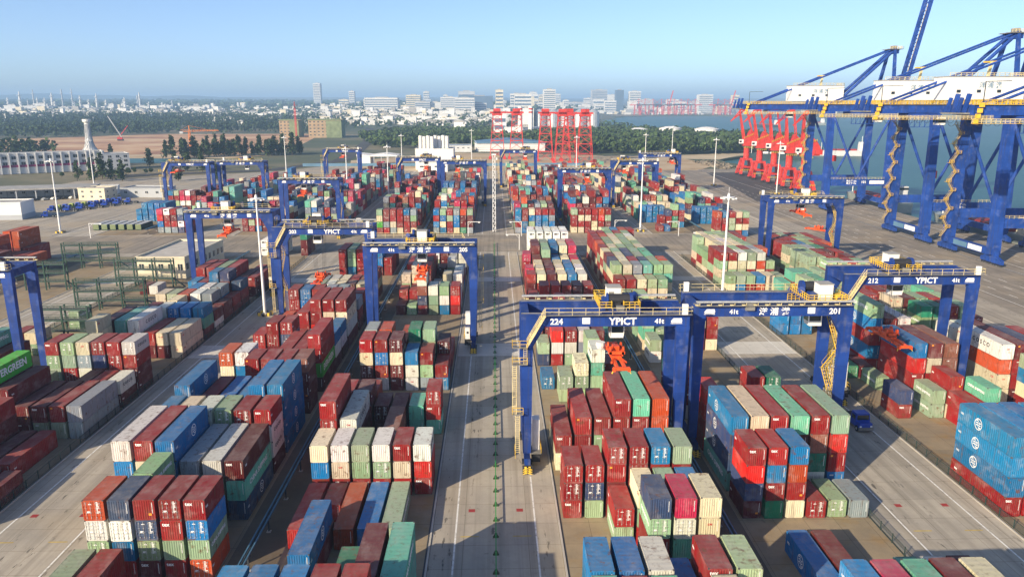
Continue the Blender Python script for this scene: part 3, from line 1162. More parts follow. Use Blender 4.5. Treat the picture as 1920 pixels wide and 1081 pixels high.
# ------------------------------------------------------------------ land, sea, yard, lanes
LAND = [(-16000, -300), (208, -300), (208, 655), (232, 690), (222, 735), (228, 775), (270, 825), (330, 860), (420, 980), (400, 1200), (300, 1450),
        (270, 1800), (330, 2500), (480, 3300), (700, 3520), (930, 3600), (1303, 3300), (2000, 2850), (3200, 2600), (6000, 3200), (14000, 9000), (14000, 22000), (-16000, 22000)]
b = MB()
n = len(LAND)
b.add([(x, y, -0.30) for x, y in LAND] + [(x, y, -6.0) for x, y in LAND], [tuple(range(n))] + [(i, i + n, (i + 1) % n + n, (i + 1) % n) for i in range(n)], 'land')
land = b.build('ground')
bm = bmesh.new()
bm.from_mesh(land.data)
bmesh.ops.triangulate(bm, faces=[f for f in bm.faces if len(f.verts) > 4])
bm.to_mesh(land.data)
bm.free()
struct(land, 'green and bare land reaching to the horizon')


def rise(x, y):
    # the land climbs gently inland
    y0 = 1650 if x < 150 else (3480 if x > 600 else 1650 + (x - 150) / 450 * 1830)
    return max(0.0, y - y0) * 0.0128


gx = [-16000, -12000, -9000, -7000, -5500, -4300, -3300, -2500, -1900, -1400, -1000, -700, -450, -250, -100, 0, 80, 150, 240, 330, 420, 510, 600, 900, 1300, 1800, 2600, 3600, 5000, 8000, 14000]
gy = [1650 + 120 * k for k in range(18)] + [3900, 4200, 4600, 5000, 5600, 6400, 7400, 8800, 10500, 12500, 14500]
b = MB()
vs = []
for y in gy:
    for x in gx:
        r_ = rise(x, y)
        vs.append((x, y, r_ - 0.25 if r_ > 0.4 else -9.0))
m_ = len(gx)
b.add(vs, [(j * m_ + i, j * m_ + i + 1, (j + 1) * m_ + i + 1, (j + 1) * m_ + i) for j in range(len(gy) - 1) for i in range(m_ - 1)], 'land')
struct(b.build('terrain'), 'land rising gently inland towards the horizon')
struct(sheet('sea', [(-2000, -2000), (20000, -2000), (20000, 22000), (-2000, 22000)], -3.0, 'sea_water'), 'grey green sea beyond the quay')
struct(sheet('beach', [(226, 770), (262, 825), (330, 868), (420, 990), (380, 1000), (300, 885), (200, 835), (120, 830), (120, 800), (190, 780)], -0.26, 'sand'))
struct(sheet('yard_pavement', [(-300, -200), (140, -200), (140, 760), (-120, 760), (-175, 640), (-300, 560)], 0.0, 'concrete_yard'), 'worn grey concrete floor of the container yard')
q = MB()
q.box(140, 208, -200, 655, -6, 0.0, 'apron')
struct(q.build('quay_apron'), 'concrete quay with crane rails')
struct(sheet('quay_strip', [(150, 430), (192, 430), (207, 620), (172, 620)], 0.006, 'apron_dark'), 'dark asphalt strip on the quay')
for x in (173.0, 205.0):
    r = MB()
    r.box(x - 0.35, x + 0.35, -150, 650, 0.004, 0.05, 'machine_dark')
    r.box(x - 0.05, x + 0.05, -150, 650, 0.05, 0.12, 'galvanised')
    struct(r.build('crane_rail'))
for k, x in enumerate((146, 151, 156, 161, 180, 186, 192, 198)):
    m_ = MB()
    y = 60
    while y < 520:
        if k in (0, 4, 7):
            m_.box(x - 0.11, x + 0.11, y, y + 9.9, 0.004, 0.012, 'lane_paint')
            y += 9.9
        else:
            m_.box(x - 0.11, x + 0.11, y, y + 4, 0.004, 0.012, 'lane_paint')
            y += 10
    struct(m_.build('lane_marking'))
struct(sheet('cross_road', [(-230, 284), (139, 284), (139, 322), (-230, 322)], 0.008, 'apron'), 'wide cross road between the two halves of the yard')

# lanes run along y, one between every pair of blocks
for k in range(-3, 3):
    cx = PER * k
    lane = sheet('truck_lane', [(cx - 8.3, 40), (cx + 8.3, 40), (cx + 8.3, 283.9), (cx - 8.3, 283.9)], 0.008, 'concrete_lane')
    struct(lane)
    lane2 = sheet('truck_lane', [(cx - 8.3, 322.1), (cx + 8.3, 322.1), (cx + 8.3, 640), (cx - 8.3, 640)], 0.008, 'concrete_lane')
    struct(lane2)
    for y0, y1 in ((161.5, 170.5), (234.5, 240.5)):
        struct(sheet('crossing_slab', [(cx - 8.3, y0), (cx + 8.3, y0), (cx + 8.3, y1), (cx - 8.3, y1)], 0.012, 'crossing_slab'))
    for s in (-1, 1):
        m_ = MB()
        for y0, y1 in ((40, 283), (323, 640)):
            m_.box(cx + s * 5.25 - 0.11, cx + s * 5.25 + 0.11, y0, y1, 0.010, 0.017, 'lane_paint')
        struct(m_.build('lane_marking'))
        kb = MB()
        for y0, y1 in ((40, 283), (323, 640)):
            kb.box(cx + s * 8.45 - 0.12, cx + s * 8.45 + 0.12, y0, y1, 0.0, 0.13, 'roof_concrete')
            kb.box(cx + s * 8.70 - 0.10, cx + s * 8.70 + 0.10, y0, y1, 0.0, 0.05, 'post_dark')
        struct(kb.build('kerb'))
        # rubber on the wheel tracks of the cranes
        tr = MB()
        for y0, y1 in ((40, 283), (323, 640)):
            tr.box(cx + s * 4.6 - 0.42, cx + s * 4.6 + 0.42, y0, y1, 0.009, 0.0135, 'asphalt')
        # struct(tr.build('wheel_track'))
    for y in (88.7, 95.2, 124.0):
        for s in (-1, 1):
            m_ = MB()
            if y == 88.7:
                m_.box(cx + s * 3.4 - 1.2, cx + s * 3.4 + 1.2, y - 0.09, y + 0.09, 0.0125, 0.018, 'yellow_paint')
                struct(m_.build('lane_marking'))
            elif y == 95.2:
                m_.box(cx + s * 3.3 - 0.45, cx + s * 3.3 + 0.45, y - 0.4, y + 0.4, 0.0125, 0.020, 'hull_red')
                struct(m_.build('pit_cover'))
for bno in range(-6, 5):
    if bno == 0:
        continue
    x0 = block_left(bno)
    for y0, y1 in ((44, 277), (324, 610)):
        struct(sheet('block_floor', [(x0 - 0.55, y0), (x0 + 17.5, y0), (x0 + 17.5, y1), (x0 - 0.55, y1)], 0.03, 'block_paving'))
# trench between blocks that stand back to back, with the power rail of the cranes
for k in (-3, -2, -1, 0, 1):
    cx = PER * (k + 0.5)
    for y0, y1 in ((46, 276), (326, 600)):
        struct(sheet('crane_track', [(cx - 3.05, y0), (cx + 3.05, y0), (cx + 3.05, y1), (cx - 3.05, y1)], 0.010, 'track_soil'))
        root = empty('power_rail', (cx, y0, 0))
        tag(root, f"long blue crane power rail on posts, {'near' if y0 < 100 else 'far'} half of yard, {'%s trench from left' % ORD[k + 4]}", 'power rail', 'power rails between the blocks')
        r = MB()
        for dx in (-0.28, 0.28):
            r.beam((dx, 0, 2.3), (dx, y1 - y0, 2.3), 0.16, 0.22, 'busbar_blue')
        r.beam((0, 0, 2.02), (0, y1 - y0, 2.02), 0.5, 0.06, 'post_dark')
        r.build('rail', root)
        p = MB()
        p.box(-0.08, 0.08, -0.08, 0.08, 0, 2.1, 'post_dark')
        p.box(-0.4, 0.4, -0.06, 0.06, 1.9, 2.0, 'post_dark')
        p.box(-0.28, 0.28, -0.28, 0.28, 0, 0.12, 'roof_concrete')
        pm = p.mesh('post')
        y = 2.0
        while y < (y1 - y0) and y < 240:
            link('post', pm, root, (0, y, 0))
            y += 8.5

# low mesh fences along the outer lanes
fp = MB()
fp.box(-0.05, 0.05, -0.05, 0.05, 0, 1.35, 'fence_green')
FPOST = fp.mesh('post')


def fence(x, y0, y1, label):
    root = empty('fence', (x, y0, 0))
    tag(root, label, 'fence', 'low mesh fences along the truck lanes')
    m_ = MB()
    m_.add([(0, 0, 0.1), (0, y1 - y0, 0.1), (0, y1 - y0, 1.2), (0, 0, 1.2)], [(0, 1, 2, 3)], 'wire_mesh')
    m_.build('mesh_panel', root)
    t = MB()
    t.beam((0, 0, 1.22), (0, y1 - y0, 1.22), 0.05, 0.05, 'fence_green')
    t.beam((0, 0, 0.12), (0, y1 - y0, 0.12), 0.05, 0.05, 'fence_green')
    t.build('top_rail', root)
    y = 0.0
    while y <= y1 - y0:
        link('post', FPOST, root, (0, y, 0))
        y += 3.0


fence(PER - 8.9, 62, 272, 'dark mesh fence on the left edge of the right hand truck lane')
fence(PER + 8.9, 62, 272, 'dark mesh fence on the right edge of the right hand truck lane')
fence(-PER - 8.9, 70, 272, 'dark mesh fence on the outer edge of the left hand truck lane')
fence(-PER * 2 + 8.9, 150, 272, 'dark mesh fence beside the lane with the steel racks')

# green marker posts on the centre line
d = MB()
for k in range(3):
    z = 0.12 + 0.30 * k
    wv = 0.62 - 0.17 * k
    for s in (-1, 1):
        d.beam((0, 0, z + 0.30), (s * wv, 0, z), 0.16, 0.11, 'divider_dark')
d.box(-0.6, 0.6, -0.3, 0.3, 0, 0.10, 'divider_dark')
d.beam((0, 0, 0.1), (0, 0, 1.25), 0.14, 0.14, 'divider_green')
DIV = d.mesh('lane_marker')
DIV.transform(Matrix.Scale(0.62, 4))
y = 49.0
k = 0
while y < 298:
    k += 1
    o = link('lane_marker', DIV, None, (0, y, 0.02))
    tag(o, f'{ORD[k]} dark chevron marker post from the front on the green centre line of the lane', 'marker', 'marker posts along the centre line')
    y += 3.95
r = MB()
r.beam((0, 46, 0.70), (0, 302, 0.70), 0.13, 0.13, 'divider_green')
tag(r.build('guard_rope'), 'thin green rope joining the marker posts of the middle lane', 'rope')


# ------------------------------------------------------------------ rubber-tyred gantry cranes
SPAN, YB = 24.92, 7.4


def gantry_meshes():
    G = {}
    B = 'crane_blue'
    b = MB()
    b.box(0.0, SPAN, -0.45, 0.45, 22.55, 24.35, B)
    b.box(0.0, SPAN, -0.62, 0.62, 24.35, 24.45, B)
    b.box(1.5, SPAN - 0.5, -0.56, -0.45, 23.95, 24.10, B)
    for k in range(9):
        b.box(2.2 + k * 2.6, 2.32 + k * 2.6, -0.54, 0.54, 24.0, 24.35, B)
    b.box(0, SPAN, -0.06, 0.06, 24.45, 24.57, 'deck_grey')
    G['girder'] = b.mesh('girder')
    b = MB()
    b.prism([(0.0, 22.55), (0.0, 17.6), (0.32, 2.4), (1.55, 2.4), (1.75, 19.5), (3.5, 22.55)], -0.5, 0.5, 'y', B)
    G['lane_leg'] = b.mesh('leg')
    b = MB()
    b.prism([(SPAN - 1.9, 22.55), (SPAN - 1.6, 2.4), (SPAN - 0.3, 2.4), (SPAN, 22.55)], -0.5, 0.5, 'y', B)
    b.box(SPAN - 1.99, SPAN + 0.04, -0.54, 0.54, 21.9, 22.5, B)
    G['leg'] = b.mesh('leg')
    b = MB()
    b.box(0.05, 1.2, 0.5, YB - 0.5, 22.9, 24.3, B)
    G['end_beam'] = b.mesh('end_beam')
    b = MB()
    b.box(-0.45, 0.45, -2.4, YB + 2.4, 1.35, 2.4, B)
    for y in (-0.6, YB + 0.6):
        b.prism([(y - 1.9, 0.75), (y + 1.9, 0.75), (y + 1.2, 1.5), (y - 1.2, 1.5)], -0.35, 0.35, 'x', B)
        b.box(-0.75, 0.75, y - 0.55, y + 0.55, 0.9, 1.35, 'machine_dark')
    G['sill'] = b.mesh('sill_beam')
    b = MB()
    n = 16
    prof = [(0.35, -0.30), (0.72, -0.30), (0.80, -0.20), (0.80, 0.20), (0.72, 0.30), (0.35, 0.30)]
    vs, fs = [], []
    for r, x in prof:
        for k in range(n):
            t = 2 * math.pi * k / n
            vs.append((x, r * math.cos(t), 0.8 + r * math.sin(t)))
    for i in range(len(prof) - 1):
        for k in range(n):
            fs.append((i * n + k, i * n + (k + 1) % n, (i + 1) * n + (k + 1) % n, (i + 1) * n + k))
    b.add(vs, fs, 'rubber')
    b.tube((-0.24, 0, 0.8), (0.24, 0, 0.8), 0.35, 'crane_blue', 10)
    G['wheel'] = b.mesh('wheel')
    b = MB()
    for k in range(5):
        b.add([(-0.75 + 0.3 * k, 0, 0.25), (-0.45 + 0.3 * k, 0, 0.25), (-0.45 + 0.3 * k, 0.25 * abs(k - 2), 1.35), (-0.75 + 0.3 * k, 0.25 * abs(k - 2), 1.35)], [(0, 1, 2, 3)], 'hazard_yellow' if k % 2 else 'machine_dark')
    b.box(-0.74, 0.74, 0.52, 0.75, 0.25, 1.35, 'machine_dark')
    for z in (0.4, 0.75, 1.1):
        for s in (-1, 1):
            b.beam((0, -0.06, z + 0.12), (s * 0.7, -0.06, z - 0.14), 0.05, 0.12, 'hazard_yellow')
    G['bumper'] = b.mesh('bumper')
    # walkway with hand rails on top of the front girder
    b = MB()
    b.box(3.5, SPAN + 0.2, -1.25, -0.62, 24.40, 24.46, 'deck_grey')
    b.railing([(3.5, -1.22, 24.46), (SPAN + 0.2, -1.22, 24.46), (SPAN + 0.2, -0.4, 24.46)], 1.1, 'rail_cream', 1.9, 0.055)
    b.box(SPAN - 1.3, SPAN - 0.5, -1.15, -0.65, 24.46, 26.0, 'house_white')
    G['walkway'] = b.mesh('walkway')
    b = MB()
    n = 12
    for k in range(n):
        f = (k + 0.5) / n
        b.box(3.5 - 2.7 * f - 0.16, 3.5 - 2.7 * f + 0.16, -1.22, -0.56, 24.4 - 4.8 * f - 0.02, 24.4 - 4.8 * f + 0.02, 'rail_cream')
    for y in (-1.24, -0.55):
        b.beam((3.5, y, 24.4), (0.8, y, 19.6), 0.06, 0.24, 'rail_cream')
        b.beam((3.5, y, 25.5), (0.8, y, 20.7), 0.06, 0.06, 'rail_cream')
        b.beam((3.5, y, 25.0), (0.8, y, 20.2), 0.05, 0.05, 'rail_cream')
        for f in (0.2, 0.5, 0.8):
            b.beam((3.5 - 2.7 * f, y, 24.4 - 4.8 * f), (3.5 - 2.7 * f, y, 25.5 - 4.8 * f), 0.05, 0.05, 'rail_cream')
    G['stair'] = b.mesh('stair')
    b = MB()
    b.box(-1.35, 0.9, -1.35, -0.52, 19.5, 19.58, 'deck_grey')
    b.railing([(0.9, -1.32, 19.58), (-1.32, -1.32, 19.58), (-1.32, -0.4, 19.58)], 1.1, 'rail_yellow', 1.0, 0.06)
    b.box(-1.35, 0.9, -1.35, -0.52, 16.9, 16.98, 'deck_grey')
    b.railing([(0.9, -1.32, 16.98), (-1.32, -1.32, 16.98), (-1.32, -0.4, 16.98)], 1.1, 'rail_yellow', 1.0, 0.06)
    for x in (0.35, 0.85):
        b.beam((x, -1.1, 19.6), (x, -1.1, 17.0), 0.05, 0.05, 'rail_cream')
    for k in range(9):
        b.beam((0.35, -1.1, 17.1 + 0.28 * k), (0.85, -1.1, 17.1 + 0.28 * k), 0.05, 0.05, 'rail_cream')
    b.box(-1.35, 0.3, -1.35, -0.52, 9.0, 9.08, 'deck_grey')
    b.railing([(0.3, -1.32, 9.08), (-1.32, -1.32, 9.08), (-1.32, -0.4, 9.08)], 1.1, 'rail_yellow', 1.0, 0.06)
    G['platform'] = b.mesh('platform')
    b = MB()
    for z0, z1, x in ((9.0, 17.0, -1.0), (2.7, 9.1, -0.55)):
        for s in (-0.3, 0.3):
            b.beam((x + s, -1.1, z0), (x + s, -1.1, z1), 0.07, 0.07, 'rail_cream')
        k = z0 + 0.2
        while k < z1:
            b.beam((x - 0.3, -1.1, k), (x + 0.3, -1.1, k), 0.07, 0.07, 'rail_cream')
            k += 0.32
    for z in (10.5, 12, 13.5, 15):
        b.beam((-1.35, -1.5, z), (-0.65, -1.5, z), 0.05, 0.05, 'rail_cream')
    b.railing([(-0.9, -2.2, 2.4), (-0.9, 0.5, 2.4)], 1.1, 'rail_yellow', 1.0, 0.06)
    G['ladder'] = b.mesh('ladder')
    # cable tray along the back girder
    b = MB()
    y = YB + 1.0
    b.box(0.4, SPAN - 0.2, y - 0.30, y + 0.30, 24.95, 25.15, 'galvanised')
    b.box(0.4, SPAN - 0.2, YB + 0.62, y + 0.25, 24.36, 24.44, 'deck_grey')
    for k in range(14):
        b.beam((0.8 + 1.8 * k, y, 24.42), (0.8 + 1.8 * k, y, 24.96), 0.08, 0.08, 'rail_cream')
        b.box(1.0 + 1.8 * k, 1.5 + 1.8 * k, y - 0.1, y + 0.2, 24.48, 24.62, 'rail_cream')
    b.box(15.6, 17.0, YB + 0.5, YB + 0.95, 23.6, 24.9, 'deck_grey')
    G['cable_tray'] = b.mesh('cable_tray')
    # machinery and stairs on the lane-side sill
    b = MB()
    b.box(1.55, 3.1, -0.6, 6.6, 2.30, 2.40, 'deck_grey')
    b.box(1.8, 2.9, 0.7, 2.5, 2.40, 7.4, 'house_white')
    b.box(1.8, 2.9, 2.9, 5.2, 2.40, 4.8, 'crane_blue')
    b.box(1.8, 2.9, 5.4, 6.4, 2.40, 4.9, 'house_white')
    b.lathe([(0.0, 0), (0.28, 0), (0.28, 0.03)], (2.3, 0, 0), 'machine_dark', 10)
    for i in range(len(b.v) - 30, len(b.v)):
        x, y, z = b.v[i]
        b.v[i] = (x, 6.4 + z, 3.9 + y)
    b.box(1.7, 3.0, -0.4, 6.4, 0.9, 2.0, 'machine_dark')
    b.railing([(3.1, -0.6, 2.40), (3.1, 6.6, 2.40)], 1.1, 'rail_yellow', 1.2, 0.06)
    G['power_house'] = b.mesh('power_house')
    b = MB()
    zz = 2.5
    s = 1
    while zz < 21.0:
        ya, yb = (1.3, 5.9) if s > 0 else (5.9, 1.3)
        for k in range(10):
            f = (k + 0.5) / 10
            yy = ya + (yb - ya) * f
            b.box(0.6, 1.2, yy - 0.14, yy + 0.14, zz + 4.6 * f - 0.02, zz + 4.6 * f + 0.02, 'rail_cream')
        for x in (0.56, 1.24):
            b.beam((x, ya, zz), (x, yb, zz + 4.6), 0.06, 0.2, 'rail_yellow')
            b.beam((x, ya, zz + 1.0), (x, yb, zz + 5.6), 0.05, 0.05, 'rail_yellow')
        b.box(0.4, 1.4, yb - 0.5 if s < 0 else yb - 0.2, yb + 0.5 if s > 0 else yb + 0.2, zz + 4.57, zz + 4.63, 'deck_grey')
        zz += 4.65
        s = -s
    G['side_stair'] = b.mesh('stair')
    # trolley
    b = MB()
    b.box(-2.9, 2.9, -0.7, YB + 0.7, 24.62, 24.80, 'crane_blue')
    for x in (-2.6, 2.6):
        b.box(x - 0.25, x + 0.25, -0.4, YB + 0.4, 24.8, 25.2, 'crane_blue')
    G['trolley'] = b.mesh('trolley')
    b = MB()
    b.tube((-1.7, 2.4, 26.0), (1.7, 2.4, 26.0), 0.78, 'machine_dark', 14)
    b.tube((-1.78, 2.4, 26.0), (-1.62, 2.4, 26.0), 0.95, 'crane_blue', 14)
    b.tube((1.62, 2.4, 26.0), (2.1, 2.4, 26.0), 0.95, 'crane_blue', 14)
    b.box(-0.9, 0.2, 1.2, 1.7, 24.8, 25.7, 'machine_dark')
    G['hoist_drum'] = b.mesh('hoist_drum')
    b = MB()
    b.box(-1.4, 0.7, 4.4, 6.6, 24.82, 27.2, 'house_white')
    b.box(-1.5, 0.8, 4.3, 6.7, 27.2, 27.3, 'roof_grey')
    b.box(-1.2, -0.4, 4.36, 4.40, 25.3, 26.6, 'deck_grey')
    G['drive_house'] = b.mesh('drive_house')
    b = MB()
    b.railing([(-3.0, 0.7, 24.8), (-1.2, 0.7, 24.8), (-1.2, 1.4, 24.8)], 1.15, 'rail_yellow', 0.6, 0.08, 3)
    b.railing([(0.6, 1.4, 24.8), (0.6, 0.7, 24.8), (3.0, 0.7, 24.8), (3.0, YB + 0.8, 24.8), (-3.0, YB + 0.8, 24.8), (-3.0, 0.7, 24.8)], 1.15, 'rail_yellow', 0.8, 0.08, 3)
    b.railing([(-3.4, 0.9, 23.2), (-1.6, 0.9, 23.2)], 1.2, 'rail_yellow', 0.6, 0.08, 3)
    b.railing([(1.4, 0.9, 23.2), (3.4, 0.9, 23.2)], 1.2, 'rail_yellow', 0.6, 0.08, 3)
    G['trolley_rail'] = b.mesh('trolley_rail')
    b = MB()
    b.tube((2.3, 3.5, 25.6), (2.9, 5.0, 26.0), 0.55, 'crane_blue', 10)
    b.box(-2.4, -1.5, 2.6, 4.0, 24.8, 26.0, 'crane_blue')
    b.box(-2.7, -2.0, 5.0, 6.4, 24.8, 25.6, 'rail_yellow')
    b.box(1.2, 2.2, 5.3, 6.6, 24.8, 25.9, 'crane_blue')
    b.box(-0.6, 0.5, -0.2, 0.5, 24.8, 25.5, 'deck_grey')
    G['motor'] = b.mesh('motor')
    # driver's cab under the trolley
    b = MB()
    b.prism([(-1.1, 19.9), (0.9, 19.9), (1.1, 20.8), (1.1, 22.2), (-1.1, 22.2)], 2.4, 4.3, 'y', 'house_white')
    b.box(-1.14, 1.14, 2.5, 4.2, 20.7, 21.7, 'glass_dark')
    b.box(-0.9, 0.9, 2.36, 4.34, 20.7, 21.7, 'glass_dark')
    b.box(-0.1, 0.1, 3.2, 3.4, 22.2, 24.6, 'crane_blue')
    G['cab'] = b.mesh('cab')
    b = MB()
    b.box(0, 1.15, -0.475, -0.455, 22.95, 24.0, 'white_mark')
    G['plate'] = b.mesh('name_plate')
    b = MB()
    b.prism([(0, 23.1), (1.5, 23.1), (1.6, 23.3), (1.5, 23.75), (0.3, 23.75), (-0.1, 23.3)], -0.475, -0.455, 'y', 'white_mark')
    b.box(-0.1, 1.6, -0.475, -0.455, 22.9, 23.0, 'white_mark')
    G['badge'] = b.mesh('badge')
    return G


GM = gantry_meshes()


def spreader_mesh():
    O = 'spreader_orange'
    b = MB()
    for s in (-1, 1):
        b.beam((s * 0.55, -5.9, 0.32), (s * 0.55, 5.9, 0.32), 0.38, 0.5, O)
        b.box(-1.22, 1.22, s * 6.08 - 0.22, s * 6.08 + 0.22, 0.10, 0.58, O)
        for t in (-1, 1):
            b.box(t * 1.1 - 0.2, t * 1.1 + 0.2, s * 6.1 - 0.3, s * 6.1 + 0.3, -0.05, 0.45, O)
            b.beam((t * 1.2, s * 6.1, 0.0), (t * 1.42, s * 6.25, -0.38), 0.16, 0.1, 'hazard_yellow')
            b.beam((t * 0.55, s * 2.0, 0.5), (t * 1.1, s * 3.6, 0.4), 0.25, 0.3, O)
    b.box(-0.7, 0.7, -1.7, 1.7, 0.15, 0.75, O)
    arm = b.mesh('frame')
    b = MB()
    b.box(-1.25, 1.25, -1.5, -1.1, 1.0, 1.45, O)
    b.box(-1.25, 1.25, 1.1, 1.5, 1.0, 1.45, O)
    for s in (-1, 1):
        b.box(s * 0.95 - 0.2, s * 0.95 + 0.2, -1.5, 1.5, 1.0, 1.4, O)
        for t in (-1, 1):
            b.tube((s * 1.0 - 0.12, t * 1.1, 1.75), (s * 1.0 + 0.12, t * 1.1, 1.75), 0.42, O, 12)
            b.box(s * 0.9 - 0.12, s * 0.9 + 0.12, t * 1.1 - 0.12, t * 1.1 + 0.12, 0.6, 1.1, O)
    b.box(-0.5, 0.5, -0.6, 0.6, 1.0, 2.0, O)
    b.box(-0.35, 0.35, 0.6, 1.0, 1.3, 1.9, 'machine_dark')
    head = b.mesh('head_block')
    b = MB()
    b.lathe([(0.55, 0), (0.75, 0.5), (0.72, 1.0)], (0.0, 0, 0), 'house_white', 12)
    basket = b.mesh('cable_basket')
    return arm, head, basket


SPR = spreader_mesh()
BPHRASE = {-1: 'first block left of post lane', 1: 'first block right of post lane', -2: 'second block on the left', 2: 'second block on the right', -3: 'third block on the left',
           3: 'third block on the right', -4: 'fourth block on the left', 4: 'fourth block on the right', -5: 'fifth block on the left', -6: 'sixth block on the left'}


def gantry(bno, y, number, tx, sz, far):
    k = abs(bno)
    lane = PER * (k // 2)
    x_lane = lane + (3.89 if k % 2 else -3.89)
    x_lane = x_lane if bno > 0 else -x_lane
    # lane side to the left: drawn as is; lane side to the right: turned round
    turned = (bno > 0 and k % 2 == 0) or (bno < 0 and k % 2 == 1)
    root = empty('gantry_crane', (x_lane, y + (YB if turned else 0), 0), math.pi if turned else 0)
    what = f"blue rubber tyred gantry crane numbered {number}" if number else 'blue rubber tyred gantry crane'
    tag(root, f"{what} over the {'far' if far else 'near'} {BPHRASE[bno]}" if not number else f"{what} over {BPHRASE[bno]}", 'gantry crane', 'rubber tyred gantry cranes over the stacks')
    P = lambda nm, me, loc=(0, 0, 0), rot=None: link(nm, GM[me], root, loc, rot)
    P('girder', 'girder')
    P('girder', 'girder', (0, YB, 0))
    P('leg', 'lane_leg')
    P('leg', 'lane_leg', (0, YB, 0))
    P('leg', 'leg')
    P('leg', 'leg', (0, YB, 0))
    P('end_beam', 'end_beam')
    P('end_beam', 'end_beam', (SPAN - 1.25, 0, 0))
    for x in (0.93, SPAN - 0.95):
        P('sill_beam', 'sill', (x, 0, 0))
        for yy in (-1.55, 0.35, YB - 0.35, YB + 1.55):
            P('wheel', 'wheel', (x, yy, 0.02))
        P('bumper', 'bumper', (x, -3.1, 0))
        P('bumper', 'bumper', (x, YB + 3.1, 0), (0, 0, math.pi))
    P('walkway', 'walkway')
    P('stair', 'stair')
    P('platform', 'platform')
    P('ladder', 'ladder')
    P('cable_tray', 'cable_tray')
    P('power_house', 'power_house')
    P('stair', 'side_stair')
    lx = (tx - x_lane) * (-1 if turned else 1)
    tr = P('trolley', 'trolley', (lx, 0, 0))
    for nm in ('hoist_drum', 'drive_house', 'trolley_rail', 'motor', 'cab'):
        link(nm, GM[nm], tr)
    P('name_plate', 'plate', (9.0, 0, 0))
    P('badge', 'badge', (22.2, 0, 0))
    tw = lambda s, size, x, bold=0.04: link('lettering', text_mesh(s, size, 'white_mark', bold), root, (x, -0.47, 23.28))
    tb = lambda s, size, x, bold=0.02: link('lettering', text_mesh(s, size, 'white_mark', bold), root, (x, YB + 0.47, 23.28), (0, 0, math.pi))
    if not far:
        tw('YPICT', 1.5, 15.0, 0.045)
        tw('41t', 1.0, 20.4)
        tb('洋 浦 港', 1.35, 12.4, 0.03)
        tb('41t', 1.0, 18.7, 0.03)
        if number:
            tw(number, 1.25, 5.2, 0.035)
            tb(number, 1.25, 2.9, 0.035)
    else:
        tw('YPICT', 1.5, 15.0, 0.045)
        tb('洋 浦 港', 1.35, 12.4, 0.03)
    link('name_plate', GM['plate'], root, (7.2, YB, 0), (0, 0, math.pi))
    link('badge', GM['badge'], root, (23.2, YB, 0), (0, 0, math.pi))
    if sz is not None:
        s = empty('spreader', (tx, y + YB / 2, sz))
        tag(s, f"orange red spreader hanging from the {'gantry crane ' + number if number else ('far' if far else 'near') + ' gantry crane'} over {BPHRASE[bno]}", 'spreader', 'spreaders hanging from the gantry cranes')
        link('frame', SPR[0], s)
        link('head_block', SPR[1], s)
        if bno in (1,):
            link('cable_basket', SPR[2], s, (-1.9, 2.9, 0.6))
        r = MB()
        for sx in (-1, 1):
            for sy in (-1, 1):
                for dx in (-0.15, 0.15):
                    r.beam((sx * 1.0 + dx, sy * 1.1, 1.9), (sx * 1.5 + dx, sy * 1.7, 24.6 - sz), 0.045, 0.045, 'rope')
        r.build('rope', s)
    return root


for a in ((1, 108.3, '224', 18.6, 16.3, False), (2, 113.2, '201', 51.2, None, False), (3, 133.6, '212', 74.8, 11.0, False), (-1, 165.6, '205', -16.3, 16.9, False),
          (-2, 190.5, '203', -45.0, 10.0, False), (-3, 219.0, '', -77.5, 17.6, False), (-4, 141.5, '', -101.0, None, False), (4, 248.3, '', 102.5, 18.5, False),
          (-3, 316.0, '', -78.8, 17.6, True), (-2, 440.0, '', -38.8, 17.8, True), (-1, 417.0, '', -19.6, 18.6, True), (1, 513.0, '', 21.0, 18.0, True),
          (2, 363.0, '', 44.5, 18.2, True), (3, 411.0, '', 70.0, 18.2, True), (4, 472.0, '', 110.0, 18.4, True), (-4, 523.0, '', -102.0, 19.0, True),
          (-5, 415.0, '', -133.0, None, True), (-6, 409.0, '', -168.0, 19.0, True)):
    gantry(*a)

# ------------------------------------------------------------------ light masts and small lamps
b = MB()
b.tube((0, 0, 0.5), (0, 0, 30.4), 0.42, 'mast_white', 12, 0.20)
b.lathe([(0.75, 0), (0.75, 0.5), (0.5, 0.6)], (0, 0, 0), 'roof_concrete', 12)
MAST = b.mesh('pole')
b = MB()
b.lathe([(0.3, 30.2), (1.5, 30.7), (1.55, 30.9), (0.4, 31.0), (0.25, 31.8)], (0, 0, 0), 'mast_white', 14)
for k in range(10):
    t = 2 * math.pi * k / 10
    b.cbox((1.9 * math.cos(t), 1.9 * math.sin(t), 30.55), (0.5, 0.5, 0.32), 'mast_white')
b.tube((0, 0, 31.6), (0, 0, 33.4), 0.04, 'mast_white', 4)
CROWN = b.mesh('lamp_ring')
b = MB()
for k in range(8):
    t = 2 * math.pi * k / 8
    b.box(1.7 * math.cos(t) - 0.28, 1.7 * math.cos(t) + 0.28, 1.7 * math.sin(t) - 0.28, 1.7 * math.sin(t) + 0.28, 0.0, 0.75, 'hazard_yellow' if k % 2 else 'machine_dark')
GUARD = b.mesh('guard_block')
